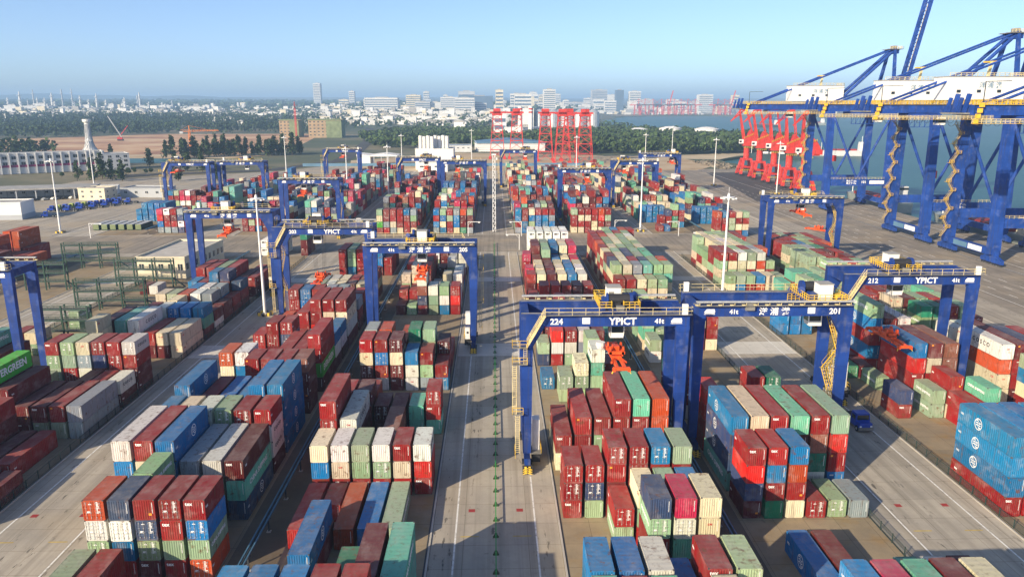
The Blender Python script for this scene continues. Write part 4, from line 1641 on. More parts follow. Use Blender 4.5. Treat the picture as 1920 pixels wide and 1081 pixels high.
MASTS = [(-PER - 1.5, 197, 'in the lane between the second and third blocks on the left'), (PER + 1.5, 197, 'behind gantry crane 201 in the right hand lane'),
         (-188, 332, 'beside the truck park on the far left'), (64.0, 330, 'at the cross road right of the middle lane'), (118.5, 150, 'at the outer edge of the yard by the quay'),
         (-60, 437, 'behind the cross road left of the middle lane'), (-80, 420, 'by the far lane behind gantry crane 203'), (-270, 524, 'behind the cream shed'),
         (150, 520, 'at the far end of the quay'), (175, 470, 'beside the red portal cranes'), (118, 600, 'behind the far right gantry crane'), (-70, 590, 'before the white silo house'),
         (-150, 560, 'at the road behind the fifth block'), (60, 560, 'at the far end of the right hand lane'), (-20, 700, 'at the back edge of the yard'), (185, 800, 'in the wood behind the yard')]
for x, y, where in MASTS:
    o = empty('light_mast', (x, y, 0))
    tag(o, 'tall white light mast ' + where, 'light mast', 'tall light masts of the yard')
    link('pole', MAST, o)
    link('lamp_ring', CROWN, o)
    link('guard_block', GUARD, o)
# the lattice mast at the end of the middle lane
o = empty('lattice_mast', (0, 330, 0))
tag(o, 'white square lattice mast standing in the middle lane behind the cross road', 'mast')
b = MB()
for sx in (-1, 1):
    for sy in (-1, 1):
        b.beam((sx * 0.65, sy * 0.65, 0), (sx * 0.5, sy * 0.5, 33), 0.2, 0.2, 'mast_white')
b.build('leg', o)
b = MB()
for k in range(15):
    z0, z1 = k * 2.2, (k + 1) * 2.2
    wv = 0.65 - 0.01 * k
    for s in (-1, 1):
        b.beam((-wv, s * wv, z0), (wv, s * wv, z1), 0.13, 0.13, 'mast_white')
        b.beam((-wv, s * wv, z1), (wv, s * wv, z1), 0.12, 0.12, 'mast_white')
        b.beam((s * wv, -wv, z0), (s * wv, wv, z1), 0.13, 0.13, 'mast_white')
b.build('bracing', o)
b = MB()
b.cbox((0, 0, 33.3), (1.8, 1.8, 0.5), 'mast_white')
b.cbox((1.2, 0, 31.5), (0.6, 0.5, 0.9), 'mast_white')
b.build('head', o)
# gallows-shaped sign posts at the cross road
b = MB()
b.beam((0, 0, 0), (0, 0, 6.2), 0.22, 0.22, 'mast_white')
b.beam((0, 0, 6.1), (5.2, 0, 6.1), 0.2, 0.2, 'mast_white')
b.beam((0, 0, 4.7), (1.4, 0, 6.0), 0.1, 0.1, 'mast_white')
b.cbox((4.6, 0, 5.8), (0.8, 0.15, 0.35), 'mast_white')
SIGN = b.mesh('arm_post')
for x, y, rz, where in ((11.5, 319, math.pi, 'right of the middle lane, behind the cross road'), (-11.0, 319, 0, 'left of the middle lane, behind the cross road'), (9.5, 287, math.pi, 'in front of the white cooling containers'),
                        (51.5, 322, 0, 'at the second block on the right'), (78, 318, math.pi, 'before the red and blue boxes'), (82, 290, math.pi, 'beside the pale green stacks'), (-168, 318, 0, 'beside the flat racks on the left')):
    o = link('arm_post', SIGN, None, (x, y, 0), (0, 0, rz))
    tag(o, 'thin white arm post ' + where, 'post', 'white arm posts along the cross road')

# ------------------------------------------------------------------ green steel racks
def rack(x, y, rz, L, levels, label):
    o = empty('steel_rack', (x, y, 0), rz)
    tag(o, label, 'steel rack', 'green steel racks on the left')
    n = int(L / 6)
    up = MB()
    up.box(-0.16, 0.16, -0.16, 0.16, 0, 2.6 * levels + 0.9, 'rack_green')
    um = up.mesh('upright')
    for k in range(n + 1):
        for yy in (0, 1.6):
            link('upright', um, o, (6 * k, yy, 0))
    for lv in range(1, levels + 1):
        d_ = MB()
        z = 2.6 * lv
        for yy in (0, 1.6):
            d_.beam((0, yy, z), (6 * n, yy, z), 0.14, 0.26, 'rack_green')
            d_.beam((0, yy, z + 1.0), (6 * n, yy, z + 1.0), 0.08, 0.08, 'rack_green')
            d_.beam((0, yy, z + 0.5), (6 * n, yy, z + 0.5), 0.06, 0.06, 'rack_green')
        d_.box(0, 6 * n, 0.07, 1.53, z - 0.03, z + 0.03, 'deck_grey')
        d_.add([(0, -0.02, z), (6 * n, -0.02, z), (6 * n, -0.02, z + 1.0), (0, -0.02, z + 1.0)], [(0, 1, 2, 3)], 'wire_mesh')
        for k in range(n * 4):
            d_.beam((1.5 * k, 0, z), (1.5 * k, 0, z + 1.0), 0.06, 0.06, 'rack_green')
        d_.build('deck', o)
    st = MB()
    st.beam((6 * n, 0.8, 2.6), (6 * n + 3.4, 0.8, 0), 0.7, 0.12, 'rack_green')
    st.build('stair', o)
    return o


rack(-146, 257, 0.02, 18, 3, 'green steel rack behind the maroon and white boxes on the left')
rack(-140.5, 226, 0.0, 12, 3, 'green steel rack behind the leftmost gantry crane')
rack(-113, 202, 0.08, 18, 3, 'green steel rack nearest the cream coloured short containers')
rack(-116, 231, -0.1, 18, 3, 'green steel rack beside the flat roofed cream building')
rack(-107, 174, 0.0, 12, 3, 'low green steel rack beside the legs of the leftmost gantry crane')


# ------------------------------------------------------------------ ship-to-shore cranes on the quay
XL, XW = 173.0, 205.0


def quay_crane(yc, number, label, wb=27.0, banner=True):
    root = empty('quay_crane', (XL, yc, 0))
    tag(root, label, 'quay crane', 'blue quay cranes')
    B, G = 'quay_blue', XW - XL
    h = wb / 2
    for x in (0, G):
        for s in (-1, 1):
            lg = MB()
            lg.beam((x, s * h, 3.6), (x, s * (h - 1.6), 50.8), 3.7, 2.6, B, 3.0, 2.2)
            lg.build('leg', root)
        sl = MB()
        sl.box(x - 0.9, x + 0.9, -h - 2.0, h + 2.0, 3.2, 5.6, B)
        for s in (-1, 1):
            for k in range(4):
                yy = s * (h - 4.5 + 3.0 * k)
                sl.box(x - 0.5, x + 0.5, yy - 1.2, yy + 1.2, 0.9, 2.3, B)
                for q in (-0.6, 0.6):
                    sl.tube((x - 0.25, yy + q, 0.55), (x + 0.25, yy + q, 0.55), 0.42, 'machine_dark', 10)
            sl.prism([(s * h - 5.5, 2.3), (s * h + 5.5, 2.3), (s * h + 1.5, 3.6), (s * h - 1.5, 3.6)], x - 0.6, x + 0.6, 'x', B)
        sl.build('sill_beam', root)
        cb = MB()
        cb.box(x - 0.9, x + 0.9, -h + 1.4, h - 1.4, 49.0, 51.2, B)
        cb.build('cross_beam', root)
    if banner:
        pn = MB()
        pn.box(-0.96, -0.92, -8.5, -0.5, 3.5, 5.3, 'white_mark')
        pn.box(-0.96, -0.92, 0.2, 8.5, 3.5, 5.3, 'roof_blue')
        pn.build('banner', root)
    for s in (-1, 1):
        yy = s * (h - 0.45)
        tie = MB()
        tie.box(1.0, G - 1.0, yy - 0.75, yy + 0.75, 12.7, 16.0, B)
        tie.build('portal_beam', root)
        if s < 0:
            tw = MB()
            tw.railing([(-1.4, yy - 0.9, 16.0), (G, yy - 0.9, 16.0)], 1.1, 'rail_cream', 1.6, 0.08)
            tw.build('walkway', root)
            link('lettering', text_mesh('最大下 65t', 1.15, 'white_mark', 0.03), root, (13.0, yy - 0.77, 15.1))
            link('lettering', text_mesh('最大下 75t', 1.15, 'white_mark', 0.03), root, (13.0, yy - 0.77, 13.9))
            if number:
                link('lettering', text_mesh(number, 1.8, 'white_mark', 0.05), root, (19.5, yy - 0.77, 14.6))
                pl = MB()
                pl.box(22.5, 31.0, yy - 0.80, yy - 0.755, 13.7, 15.4, 'white_mark')
                pl.build('name_plate', root)
        dg = MB()
        dg.tube((1.0, yy + 0.25 * -s, 48.5), (G / 2, yy, 16.0), 0.62, B, 8)
        dg.tube((G - 1.0, yy + 0.25 * -s, 48.5), (G / 2, yy, 16.0), 0.62, B, 8)
        dg.build('brace', root)
    # twin box girders carrying the trolley, sticking out landwards
    for s in (-1, 1):
        gd = MB()
        gd.box(-42.5, G + 6, s * 3.0 - 0.8, s * 3.0 + 0.8, 51.3, 54.2, B)
        gd.build('girder', root)
    ew = MB()
    ew.box(-43.5, -42.5, -4.2, 4.2, 51.4, 54.1, B)
    ew.box(-47.0, -43.5, -4.0, 4.0, 51.6, 52.0, 'deck_grey')
    for s in (-1, 1):
        ew.beam((-44.5, s * 2.6, 52.0), (-43.4, s * 2.6, 57.0), 0.9, 1.1, B)
        ew.beam((-46.2, s * 2.6, 52.0), (-45.3, s * 2.6, 56.0), 0.7, 0.9, B)
    ew.beam((-40.5, -4.4, 54.2), (-40.5, -4.4, 60.2), 0.18, 0.18, 'post_dark')
    ew.beam((-40.5, -4.4, 60.2), (-33.5, -4.4, 60.4), 0.18, 0.18, 'post_dark')
    ew.build('girder_end', root)
    wk = MB()
    for s in (-1, 1):
        wk.railing([(-43, s * 4.1, 54.2), (G, s * 4.1, 54.2)], 1.3, 'rail_yellow', 1.3, 0.13, 3)
        wk.box(-43, G, s * 4.1 - 0.3, s * 4.1 + 0.3, 54.12, 54.2, 'rail_yellow')
    for z in (49.2,):
        wk.railing([(-43, -4.6, z), (2, -4.6, z)], 1.2, 'rail_cream', 1.3, 0.12, 3)
        wk.box(-43, 2, -4.9, -4.2, z - 0.1, z, 'rail_yellow')
    for k in range(4):
        wk.box(-42.6 + 0.4 * k, -41.4 + 0.4 * k, -4.9, -4.3, 49.0 + 1.5 * k, 50.2 + 1.5 * k, 'rail_yellow')
    wk.build('walkway', root)
    fe = MB()
    for k in range(10):
        x0 = -20 + 3.2 * k
        for j in range(8):
            a0, a1 = math.pi * j / 8, math.pi * (j + 1) / 8
            fe.beam((x0 + 1.5 - 1.5 * math.cos(a0), -4.6, 49.0 - 2.2 * math.sin(a0)), (x0 + 1.5 - 1.5 * math.cos(a1), -4.6, 49.0 - 2.2 * math.sin(a1)), 0.1, 0.1, 'rope')
    fe.build('cable', root)
    # trolley with driver's cab, parked over the land side
    tr = MB()
    tr.box(-30, -20, -3.4, 3.4, 50.0, 51.2, B)
    for k in range(6):
        tr.beam((-29.5 + 1.8 * k, -3.6, 50), (-29.5 + 1.8 * k, -3.6, 46.5), 0.14, 0.14, B)
        tr.beam((-29.5 + 1.8 * k, -3.6, 46.5), (-28.0 + 1.8 * k, -3.6, 50), 0.10, 0.10, B)
    tr.beam((-29.5, -3.6, 46.5), (-20, -3.6, 46.5), 0.2, 0.2, B)
    tr.box(-19.5, -16.5, -3.0, -0.6, 47.2, 49.8, 'house_white')
    tr.box(-19.55, -16.45, -3.05, -0.55, 47.9, 49.0, 'glass_dark')
    tr.build('trolley', root)
    mh = MB()
    mh.box(-18.0, 8.5, -4.6, 4.6, 55.6, 63.2, 'house_white')
    mh.box(-18.2, 8.7, -4.8, 4.8, 63.2, 63.5, 'roof_grey')
    for k in range(3):
        mh.box(-15 + 7 * k, -13.6 + 7 * k, -4.63, -4.6, 58.0, 59.0, 'glass_dark')
    mh.railing([(-18, -4.7, 63.5), (8.5, -4.7, 63.5), (8.5, 4.7, 63.5)], 1.1, 'rail_cream', 1.8, 0.12)
    mh.beam((-2.0, 0, 63.5), (-1.4, 0, 68.5), 0.8, 0.8, 'rail_cream')
    mh.beam((-4.2, 0, 68.3), (1.5, 0, 68.5), 0.35, 0.5, 'rail_yellow')
    hs = mh.build('machinery_house', root)
    link('lettering', text_mesh('Z P M C', 2.0, 'roof_blue', 0.03), hs, (-6.0, -4.62, 60.2)) if False else None
    link('lettering', text_mesh('洋 浦 港', 2.2, 'roof_blue', 0.03), hs, (-3.5, -4.63, 60.4))
    # A-frame mast above the water-side legs
    AX, AZ = G + 3.0, 82.0
    for s in (-1, 1):
        ap = MB()
        ap.beam((G - 0.5, s * (h - 2.2), 50.5), (AX - 1.2, s * 3.0, AZ), 1.7, 1.6, B, 1.2, 1.2)
        ap.beam((2.0, s * (h - 2.4), 51), (AX - 2.0, s * 2.8, AZ - 1), 0.01, 0.01, B)
        ap.build('mast', root)
        bs = MB()
        bs.tube((-36, s * 3.0, 54.6), (AX - 1.5, s * 2.6, AZ - 0.3), 0.40, B, 8)
        bs.tube((6.0, s * 3.0, 54.8), (AX - 1.5, s * 2.2, AZ - 1.2), 0.75, B, 8)
        bs.build('stay', root)
    ah = MB()
    ah.box(AX - 4.5, AX + 2.5, -4.2, 4.2, AZ - 0.6, AZ - 0.3, 'deck_grey')
    ah.box(AX - 2.5, AX + 1.0, -3.0, 3.0, AZ - 2.6, AZ - 0.6, B)
    ah.railing([(AX - 4.5, -4.2, AZ - 0.3), (AX + 2.5, -4.2, AZ - 0.3), (AX + 2.5, 4.2, AZ - 0.3)], 1.2, 'rail_cream', 1.4, 0.12)
    ah.box(AX - 1.5, AX + 0.5, -1.5, 1.5, AZ - 0.3, AZ + 1.4, 'deck_grey')
    ah.build('mast_head', root)
    # boom folded up
    bo = empty_part('boom', root, (G + 7.5, 0, 53.5))
    a = math.radians(79)
    dx, dz = math.cos(a), math.sin(a)
    for s in (-1, 1):
        bb = MB()
        bb.beam((0, s * 2.8, 0), (58 * dx, s * 2.8, 58 * dz), 1.3, 2.2, B)
        bb.build('boom_girder', bo)
    bl = MB()
    for k in range(14):
        t = 4 * k
        bl.beam((t * dx, -2.8, t * dz), (t * dx, 2.8, t * dz), 0.5, 0.5, B)
        bl.beam((t * dx, -2.8, t * dz), ((t + 4) * dx, 2.8, (t + 4) * dz), 0.25, 0.25, B)
    bl.railing([(-1.6, -4.0, 0), (-1.6 + 50 * dx, -4.0, 50 * dz)], 1.0, 'rail_cream', 1.8, 0.12)
    bl.build('boom_lattice', bo)
    # zig-zag stairs up the land-side legs
    for s in (1,):
        st = MB()
        zz, sg = 5.6, 1
        while zz < 47:
            fy = s * (h - 1.6 * (zz - 3.6) / 47)
            x0, x1 = -2.0 - (1.3 + 1.1 * sg), -2.0 - (1.3 - 1.1 * sg)
            for q in (-0.45, 0.45):
                st.beam((x0, fy - 1.6 + q, zz), (x1, fy - 1.6 + q, zz + 3.4), 0.10, 0.30, 'stair_tan')
                st.beam((x0, fy - 1.6 + q, zz + 1.1), (x1, fy - 1.6 + q, zz + 4.5), 0.08, 0.08, 'stair_tan')
            for k in range(9):
                f = (k + 0.5) / 9
                st.box(x0 + (x1 - x0) * f - 0.14, x0 + (x1 - x0) * f + 0.14, fy - 2.0, fy - 1.2, zz + 3.4 * f - 0.03, zz + 3.4 * f + 0.03, 'deck_grey')
            st.box(x1 - 0.9, x1 + 0.9, fy - 2.3, fy - 0.9, zz + 3.37, zz + 3.47, 'rail_yellow')
            st.railing([(x1 - 0.9, fy - 2.3, zz + 3.45), (x1 + 0.9, fy - 2.3, zz + 3.45)], 1.0, 'rail_yellow', 0.9, 0.10)
            zz += 3.45
            sg = -sg
        st.build('stair', root)
    ro = MB()
    ro.box(G / 2 - 9, G / 2 - 6.6, -1.6, 1.6, 24.5, 27.5, 'crane_red')
    for q in (-1, 1):
        ro.beam((G / 2 - 7.8 + q, 0, 27.5), (G / 2 - 7.8 + q, 0, 51.5), 0.06, 0.06, 'rope')
    ro.build('hook_block', root)
    return root


def empty_part(name, parent, loc):
    o = empty(name, loc)
    o.parent = parent
    return o


quay_crane(409, '101', 'far blue quay crane numbered 101 with its boom folded up', banner=False)
quay_crane(314, '', 'second blue quay crane from the far end, white machinery house')
quay_crane(270, '', 'third blue quay crane, its 65t portal beam at the picture edge')
quay_crane(214, '', 'nearest blue quay crane, only its girder tail in view')


# ------------------------------------------------------------------ red slewing cranes
def red_crane(x, y, lean, where):
    o = empty('slewing_crane', (x, y, 0))
    tag(o, 'red slewing portal crane ' + where, 'portal crane', 'red slewing cranes on the quay')
    R = 'crane_red'
    b = MB()
    for sx in (-1, 1):
        for sy in (-1, 1):
            b.beam((sx * 5.2, sy * 5.2, 1.2), (sx * 2.8, sy * 2.8, 12.5), 1.9, 1.9, R, 1.6, 1.6)
            b.cbox((sx * 5.2, sy * 5.2, 0.75), (1.3, 3.4, 1.4), 'machine_dark')
    for s in (-1, 1):
        b.box(s * 5.0 - 0.5, s * 5.0 + 0.5, -5, 5, 2.2, 3.6, R)
        b.box(-4.2, 4.2, s * 4.0 - 0.5, s * 4.0 + 0.5, 6.0, 7.2, R)
    b.box(-3.6, 3.6, -3.6, 3.6, 11.6, 13.2, R)
    b.railing([(-5.5, -5.6, 3.7), (5.5, -5.6, 3.7)], 1.2, 'rail_yellow', 1.3, 0.14)
    b.build('portal', o)
    b = MB()
    b.tube((0, 0, 13.2), (0, 0, 22.0), 2.2, R, 14)
    b.tube((0, 0, 21.5), (0, 0, 22.6), 3.3, 'machine_dark', 14)
    b.railing([(-3.4, -3.4, 20.8), (3.4, -3.4, 20.8)], 1.2, 'rail_yellow', 1.2, 0.14)
    b.build('tower', o)
    b = MB()
    b.prism([(-3.4, 22.6), (8.0, 22.6), (8.0, 27.8), (5.5, 31.5), (2.0, 34.5), (-1.0, 30.0), (-3.4, 27.5)], -2.6, 2.6, 'y', R)
    b.box(4.0, 9.5, -3.0, 3.0, 23.2, 26.4, R)
    b.railing([(-3.4, -2.9, 28.0), (5.5, -2.9, 31.6)], 1.2, 'rail_yellow', 1.3, 0.14)
    b.build('machinery_house', o)
    b = MB()
    b.prism([(-6.4, 24.4), (-3.6, 24.4), (-3.6, 27.4), (-6.4, 27.4)], -2.2, 0.4, 'y', 'house_white')
    b.box(-6.45, -5.0, -2.25, -1.0, 25.2, 26.6, 'glass_dark')
    b.build('cab', o)
    tip = (-8.0 + lean, 0, 49.0)
    b = MB()
    for s in (-1, 1):
        b.beam((-2.4, s * 1.9, 26.0), (tip[0], s * 0.8, tip[2]), 1.0, 2.3, R, 0.6, 1.1)
    for k in range(6):
        f = 0.1 + 0.15 * k
        b.beam((-2.4 + (tip[0] + 2.4) * f, -1.8 + f, 26 + 23 * f), (-2.4 + (tip[0] + 2.4) * f, 1.8 - f, 26 + 23 * f), 0.5, 0.5, R)
    b.build('jib', o)
    b = MB()
    for s in (-1, 1):
        b.beam((3.0, s * 1.4, 33.5), (tip[0] + 5.0, s * 0.8, 50.5), 0.5, 0.6, R)
    b.beam((tip[0] + 5.0, 0, 50.6), (tip[0], 0, 49.2), 1.6, 0.9, R)
    b.beam((tip[0] + 5.0, 0, 50.6), (tip[0] - 6.5, 0, 41.0), 1.3, 1.0, R, 0.7, 0.6)
    b.beam((tip[0], 0, 48.6), (tip[0] - 6.5, 0, 41.0), 0.8, 0.6, R)
    b.build('fly_jib', o)


for k, (y, lean) in enumerate(((596, 0.5), (566, 1.0), (536, 2.5), (508, 3.5), (482, 5.0))):
    red_crane(196, y, lean, ('farthest of the five on the quay', 'fourth of five from the blue cranes', 'in the middle of the five', 'second of five from the blue cranes', 'closest to blue quay crane 101')[k])


# ------------------------------------------------------------------ red lattice gantries behind the yard
def lattice_gantry(xs, y, depth, label):
    o = empty('lattice_gantry', (xs[0], y, 0))
    tag(o, label, 'lattice gantry', 'red lattice gantries behind the yard')
    R = 'crane_red'
    for x in xs:
        x -= xs[0]
        b = MB()
        lv = [0, 9, 18, 26, 33, 39, 43]
        def cor(z, sx, sy):
            f = z / 43
            return (x + sx * (7.4 - 3.2 * f), sy * (6.5 - 3.4 * f), z)
        for sx in (-1, 1):
            for sy in (-1, 1):
                b.beam(cor(0, sx, sy), cor(43, sx, sy), 0.6, 0.6, R)
                b.cbox(cor(1, sx, sy), (2.6, 3.2, 2.2), R)
        for z0, z1 in zip(lv[:-1], lv[1:]):
            for s in (-1, 1):
                b.beam(cor(z1, -1, s), cor(z1, 1, s), 0.45, 0.45, R)
                b.beam(cor(z1, s, -1), cor(z1, s, 1), 0.45, 0.45, R)
                b.beam(cor(z0, -1, s), cor(z1, 1, s), 0.22, 0.22, R)
                b.beam(cor(z0, 1, s), cor(z1, -1, s), 0.22, 0.22, R)
        b.build('lattice_tower', o)
        t = MB()
        t.box(x - 5.2, x + 5.2, -4.0, 4.0, 43.0, 44.6, R)
        t.box(x - 3.8, x + 3.4, -3.2, 3.2, 44.6, 48.6, R)
        t.prism([(x - 4.0, 48.6), (x + 3.6, 48.6), (x + 3.0, 49.4), (x - 3.4, 49.4)], -3.3, 3.3, 'y', R)
        t.build('head_house', o)
    g = MB()
    for s in (-1, 1):
        g.box(-7, xs[-1] - xs[0] + 7, s * 2.6 - 0.6, s * 2.6 + 0.6, 44.9 - 0.1, 46.4, R)
    g.railing([(-7, -3.3, 44.6), (xs[-1] - xs[0] + 7, -3.3, 44.6)], 1.2, R, 2.0, 0.15)
    g.build('girder', o)
    return o


lattice_gantry([3.5, 23.0], 782, 10, 'left pair of red lattice towers joined by a red girder')
lattice_gantry([50.0, 73.0], 752, 10, 'middle pair of red lattice towers joined by a red girder')
lattice_gantry([63.5, 84.0], 716, 10, 'right pair of red lattice towers joined by a red girder')

# ------------------------------------------------------------------ trucks and cars
def truck_parts(col):
    b = MB()
    b.prism([(-1.25, 0.75), (1.25, 0.75), (1.25, 1.9), (1.1, 2.95), (-1.1, 2.95), (-1.25, 1.9)], 0.9, 2.7, 'y', col)
    b.prism([(-1.15, 0.75), (1.15, 0.75), (1.1, 1.65), (-1.1, 1.65)], -0.3, 0.9, 'y', col)
    b.box(-1.27, 1.27, -0.5, -0.3, 0.45, 0.95, 'deck_grey')
    body = b.mesh('cab')
    b = MB()
    b.box(-1.02, 1.02, 0.84, 0.89, 1.85, 2.7, 'glass_dark')
    b.box(-1.29, -1.24, 1.2, 2.3, 1.9, 2.6, 'glass_dark')
    b.box(1.24, 1.29, 1.2, 2.3, 1.9, 2.6, 'glass_dark')
    glass = b.mesh('window')
    b = MB()
    b.box(-0.5, 0.5, 0.5, 7.2, 0.7, 0.98, 'machine_dark')
    b.box(-0.9, 0.9, 4.6, 6.6, 0.98, 1.15, 'machine_dark')
    b.box(-1.2, -0.6, 2.9, 3.9, 0.5, 1.1, col)
    chassis = b.mesh('chassis')
    b = MB()
    b.tube((-0.17, 0, 0.52), (0.17, 0, 0.52), 0.52, 'rubber', 14)
    b.tube((-0.19, 0, 0.52), (0.19, 0, 0.52), 0.24, 'galvanised', 8)
    wheel = b.mesh('wheel')
    b = MB()
    b.box(-1.1, -0.75, -0.345, -0.305, 1.0, 1.25, 'white_mark')
    b.box(0.75, 1.1, -0.345, -0.305, 1.0, 1.25, 'white_mark')
    lamp = b.mesh('headlight')
    return body, glass, chassis, wheel, lamp


TRUCK = {c: truck_parts(c) for c in ('truck_blue', 'truck_lime', 'house_white')}


def truck(x, y, rz, col, label, group=None):
    o = empty('truck', (x, y, 0.02), rz)
    tag(o, label, 'truck', group)
    t = TRUCK[col]
    link('cab', t[0], o)
    link('window', t[1], o)
    link('chassis', t[2], o)
    link('headlight', t[4], o)
    for sx in (-1, 1):
        for yy in (0.55, 4.9, 6.1):
            link('wheel', t[3], o, (sx * 1.05, yy, 0))
    return o


truck(63.0, 119.5, 0.03, 'truck_blue', 'blue terminal tractor waiting beside the legs of gantry crane 201')
truck(-62.5, 350, 0.0, 'house_white', 'white truck driving in the left lane beyond the cross road')
truck(-222, 378, -1.2, 'truck_blue', 'blue terminal tractor parked alone by the white building on the left')
for k in range(12):
    truck(-231 + 1.6 * k, 400 + 3.3 * k, -1.45, 'truck_blue' if k > 5 else ('truck_lime' if k % 2 else 'truck_blue'), f"{'blue' if k > 5 or k % 2 == 0 else 'lime green'} terminal tractor, {ORD[k + 1]} in the parked row", 'terminal tractors parked in a row')
    truck(-223 + 1.6 * k, 400 + 3.3 * k, -1.45, 'truck_blue', f"blue terminal tractor in the rear file, {ORD[k + 1]} of the parked row", 'terminal tractors parked in a row') if k % 2 == 0 else None


def car_parts(col):
    b = MB()
    b.prism([(-2.2, 0.35), (2.2, 0.35), (2.25, 0.75), (1.3, 0.95), (0.7, 1.42), (-1.1, 1.45), (-1.9, 1.0), (-2.25, 0.9)], -0.85, 0.85, 'y', col)
    body = b.mesh('body')
    b = MB()
    b.prism([(1.15, 0.97), (0.66, 1.36), (-1.05, 1.38), (-1.65, 1.0)], -0.87, 0.87, 'y', 'glass_dark')
    gl = b.mesh('window')
    b = MB()
    b.tube((0, -0.1, 0.32), (0, 0.1, 0.32), 0.32, 'rubber', 12)
    return body, gl, b.mesh('wheel')


plain('car_black', (0.02, 0.02, 0.024), 0.3, 0, 0.1, 1, 0.5)
CARS = {c: car_parts(c) for c in ('house_white', 'car_black', 'silo_steel')}
for k in range(18):
    c = ('car_black', 'house_white', 'car_black', 'silo_steel', 'house_white')[k % 5]
    o = empty('car', (-292 + 4.0 * k, 430 + 2.3 * k, 0.02), 1.35)
    tag(o, f"parked {('black', 'white', 'black', 'silver', 'white')[k % 5]} car, {ORD[k + 1]} from the left before the canopy", 'car', 'cars parked before the canopy')
    link('body', CARS[c][0], o)
    link('window', CARS[c][1], o)
    for sx in (-1.35, 1.35):
        for sy in (-0.8, 0.8):
            link('wheel', CARS[c][2], o, (sx, sy, 0))

# ------------------------------------------------------------------ buildings near the yard
WIN = {}


def window_mesh(w_, h_):
    k = (round(w_, 1), round(h_, 1))
    if k not in WIN:
        b = MB()
        b.box(-w_ / 2, w_ / 2, -0.04, 0.12, -h_ / 2, h_ / 2, 'glass_dark')
        b.box(-w_ / 2 - 0.1, w_ / 2 + 0.1, -0.12, 0.10, -h_ / 2 - 0.15, -h_ / 2, 'wall_white')
        b.box(-0.05, 0.05, -0.07, 0.0, -h_ / 2, h_ / 2, 'wall_white')
        WIN[k] = b.mesh('window')
    return WIN[k]


def house(name, label, x, y, w_, d, h, rz=0.0, wall='wall_white', roof='roof_grey', rows=1, cols=6, side=3, win=(1.6, 1.4), base=1.4, parapet=0.6, cat='building', group=None):
    o = empty(name, (x, y, -0.05), rz)
    tag(o, label, cat, group)
    b = MB()
    b.box(0, w_, 0, d, 0, h, wall)
    b.build('wall', o)
    b = MB()
    b.box(-0.2, w_ + 0.2, -0.2, 0.25, h, h + parapet, wall)
    b.box(-0.2, w_ + 0.2, d - 0.25, d + 0.2, h, h + parapet, wall)
    b.box(-0.2, 0.25, 0.25, d - 0.25, h, h + parapet, wall)
    b.box(w_ - 0.25, w_ + 0.2, 0.25, d - 0.25, h, h + parapet, wall)
    b.box(0.25, w_ - 0.25, 0.25, d - 0.25, h, h + 0.08, roof)
    b.build('roof', o)
    st = (h - base) / rows
    for r_ in range(rows):
        for c_ in range(cols):
            link('window', window_mesh(*win), o, (w_ * (c_ + 0.5) / cols, -0.02, base + st * (r_ + 0.45)))
        for c_ in range(side):
            link('window', window_mesh(*win), o, (w_ + 0.02, d * (c_ + 0.5) / side, base + st * (r_ + 0.45)), (0, 0, math.pi / 2))
    return o


office = house('office_building', 'cream flat roofed building between the racks and the second gantry', -114, 241, 15.5, 32, 6.6, -0.04, 'wall_cream', 'roof_concrete', 1, 5, 9, (1.5, 2.0), 1.6, 0.7)
house('store_house', 'white box building with a dark base at the left edge', -268, 366, 41, 14, 8.0, 0.12, 'wall_white', 'roof_grey', 1, 0, 0)
wb_ = MB()
wb_.box(-0.1, 41.1, -0.12, 14.1, 0, 2.4, 'wall_grey')
o_ = wb_.build('dark_base', bpy.data.objects['store_house'])
house('shed', 'small cream shed behind the parked blue tractors', -240, 447, 16, 12, 6.6, -0.10, 'wall_cream', 'roof_concrete', 2, 3, 2, (1.3, 1.0), 1.0)
house('workshop', 'low grey workshop beside the cream shed', -223, 462, 26, 16, 5.0, -0.10, 'wall_grey', 'roof_grey', 1, 4, 2)
# terminal building with its tower
o = house('terminal_building', 'long white terminal building with rows of windows and a purple banner', -402, 604, 92, 18, 15.0, 0.62, 'wall_pale', 'roof_concrete', 2, 15, 3, (3.0, 2.4), 6.0, 1.0)
b = MB()
b.box(0, 92, -0.5, -0.1, 5.2, 7.0, 'banner_purple')
b.build('banner', o)
b = MB()
for k in range(16):
    b.box(6 * k, 6 * k + 0.8, -1.1, -0.1, 0, 16.4, 'wall_white')
b.build('pilaster', o)
house('terminal_wing', 'white end wing of the terminal building under the flared tower', -330, 652, 24, 20, 13, 0.62, 'wall_pale', 'roof_concrete', 3, 4, 3, (2.6, 1.8), 2)
o = empty('control_tower', (-357, 694, 0))
tag(o, 'tall white tower with a flared lattice foot behind the terminal building', 'tower')
b = MB()
b.lathe([(6.8, 12), (4.4, 16), (3.0, 21), (2.4, 27), (2.1, 33), (2.0, 38)], (0, 0, 0), 'wall_white', 16)
b.build('shaft', o)
b = MB()
for k in range(16):
    t0, t1 = 2 * math.pi * k / 16, 2 * math.pi * (k + 2) / 16
    b.tube((7.2 * math.cos(t0), 7.2 * math.sin(t0), 12), (3.2 * math.cos(t1), 3.2 * math.sin(t1), 21), 0.2, 'wall_grey', 5)
    b.tube((3.2 * math.cos(t0), 3.2 * math.sin(t0), 21), (2.3 * math.cos(t1), 2.3 * math.sin(t1), 37), 0.17, 'wall_grey', 5)
b.build('lattice', o)
b = MB()
b.lathe([(2.5, 38), (3.4, 39), (3.5, 40.8), (3.4, 40.9)], (0, 0, 0), 'wall_white', 16)
b.build('head', o)
b = MB()
b.box(-7, 7, -7, 7, 0, 12, 'wall_pale')
b.build('base', o)
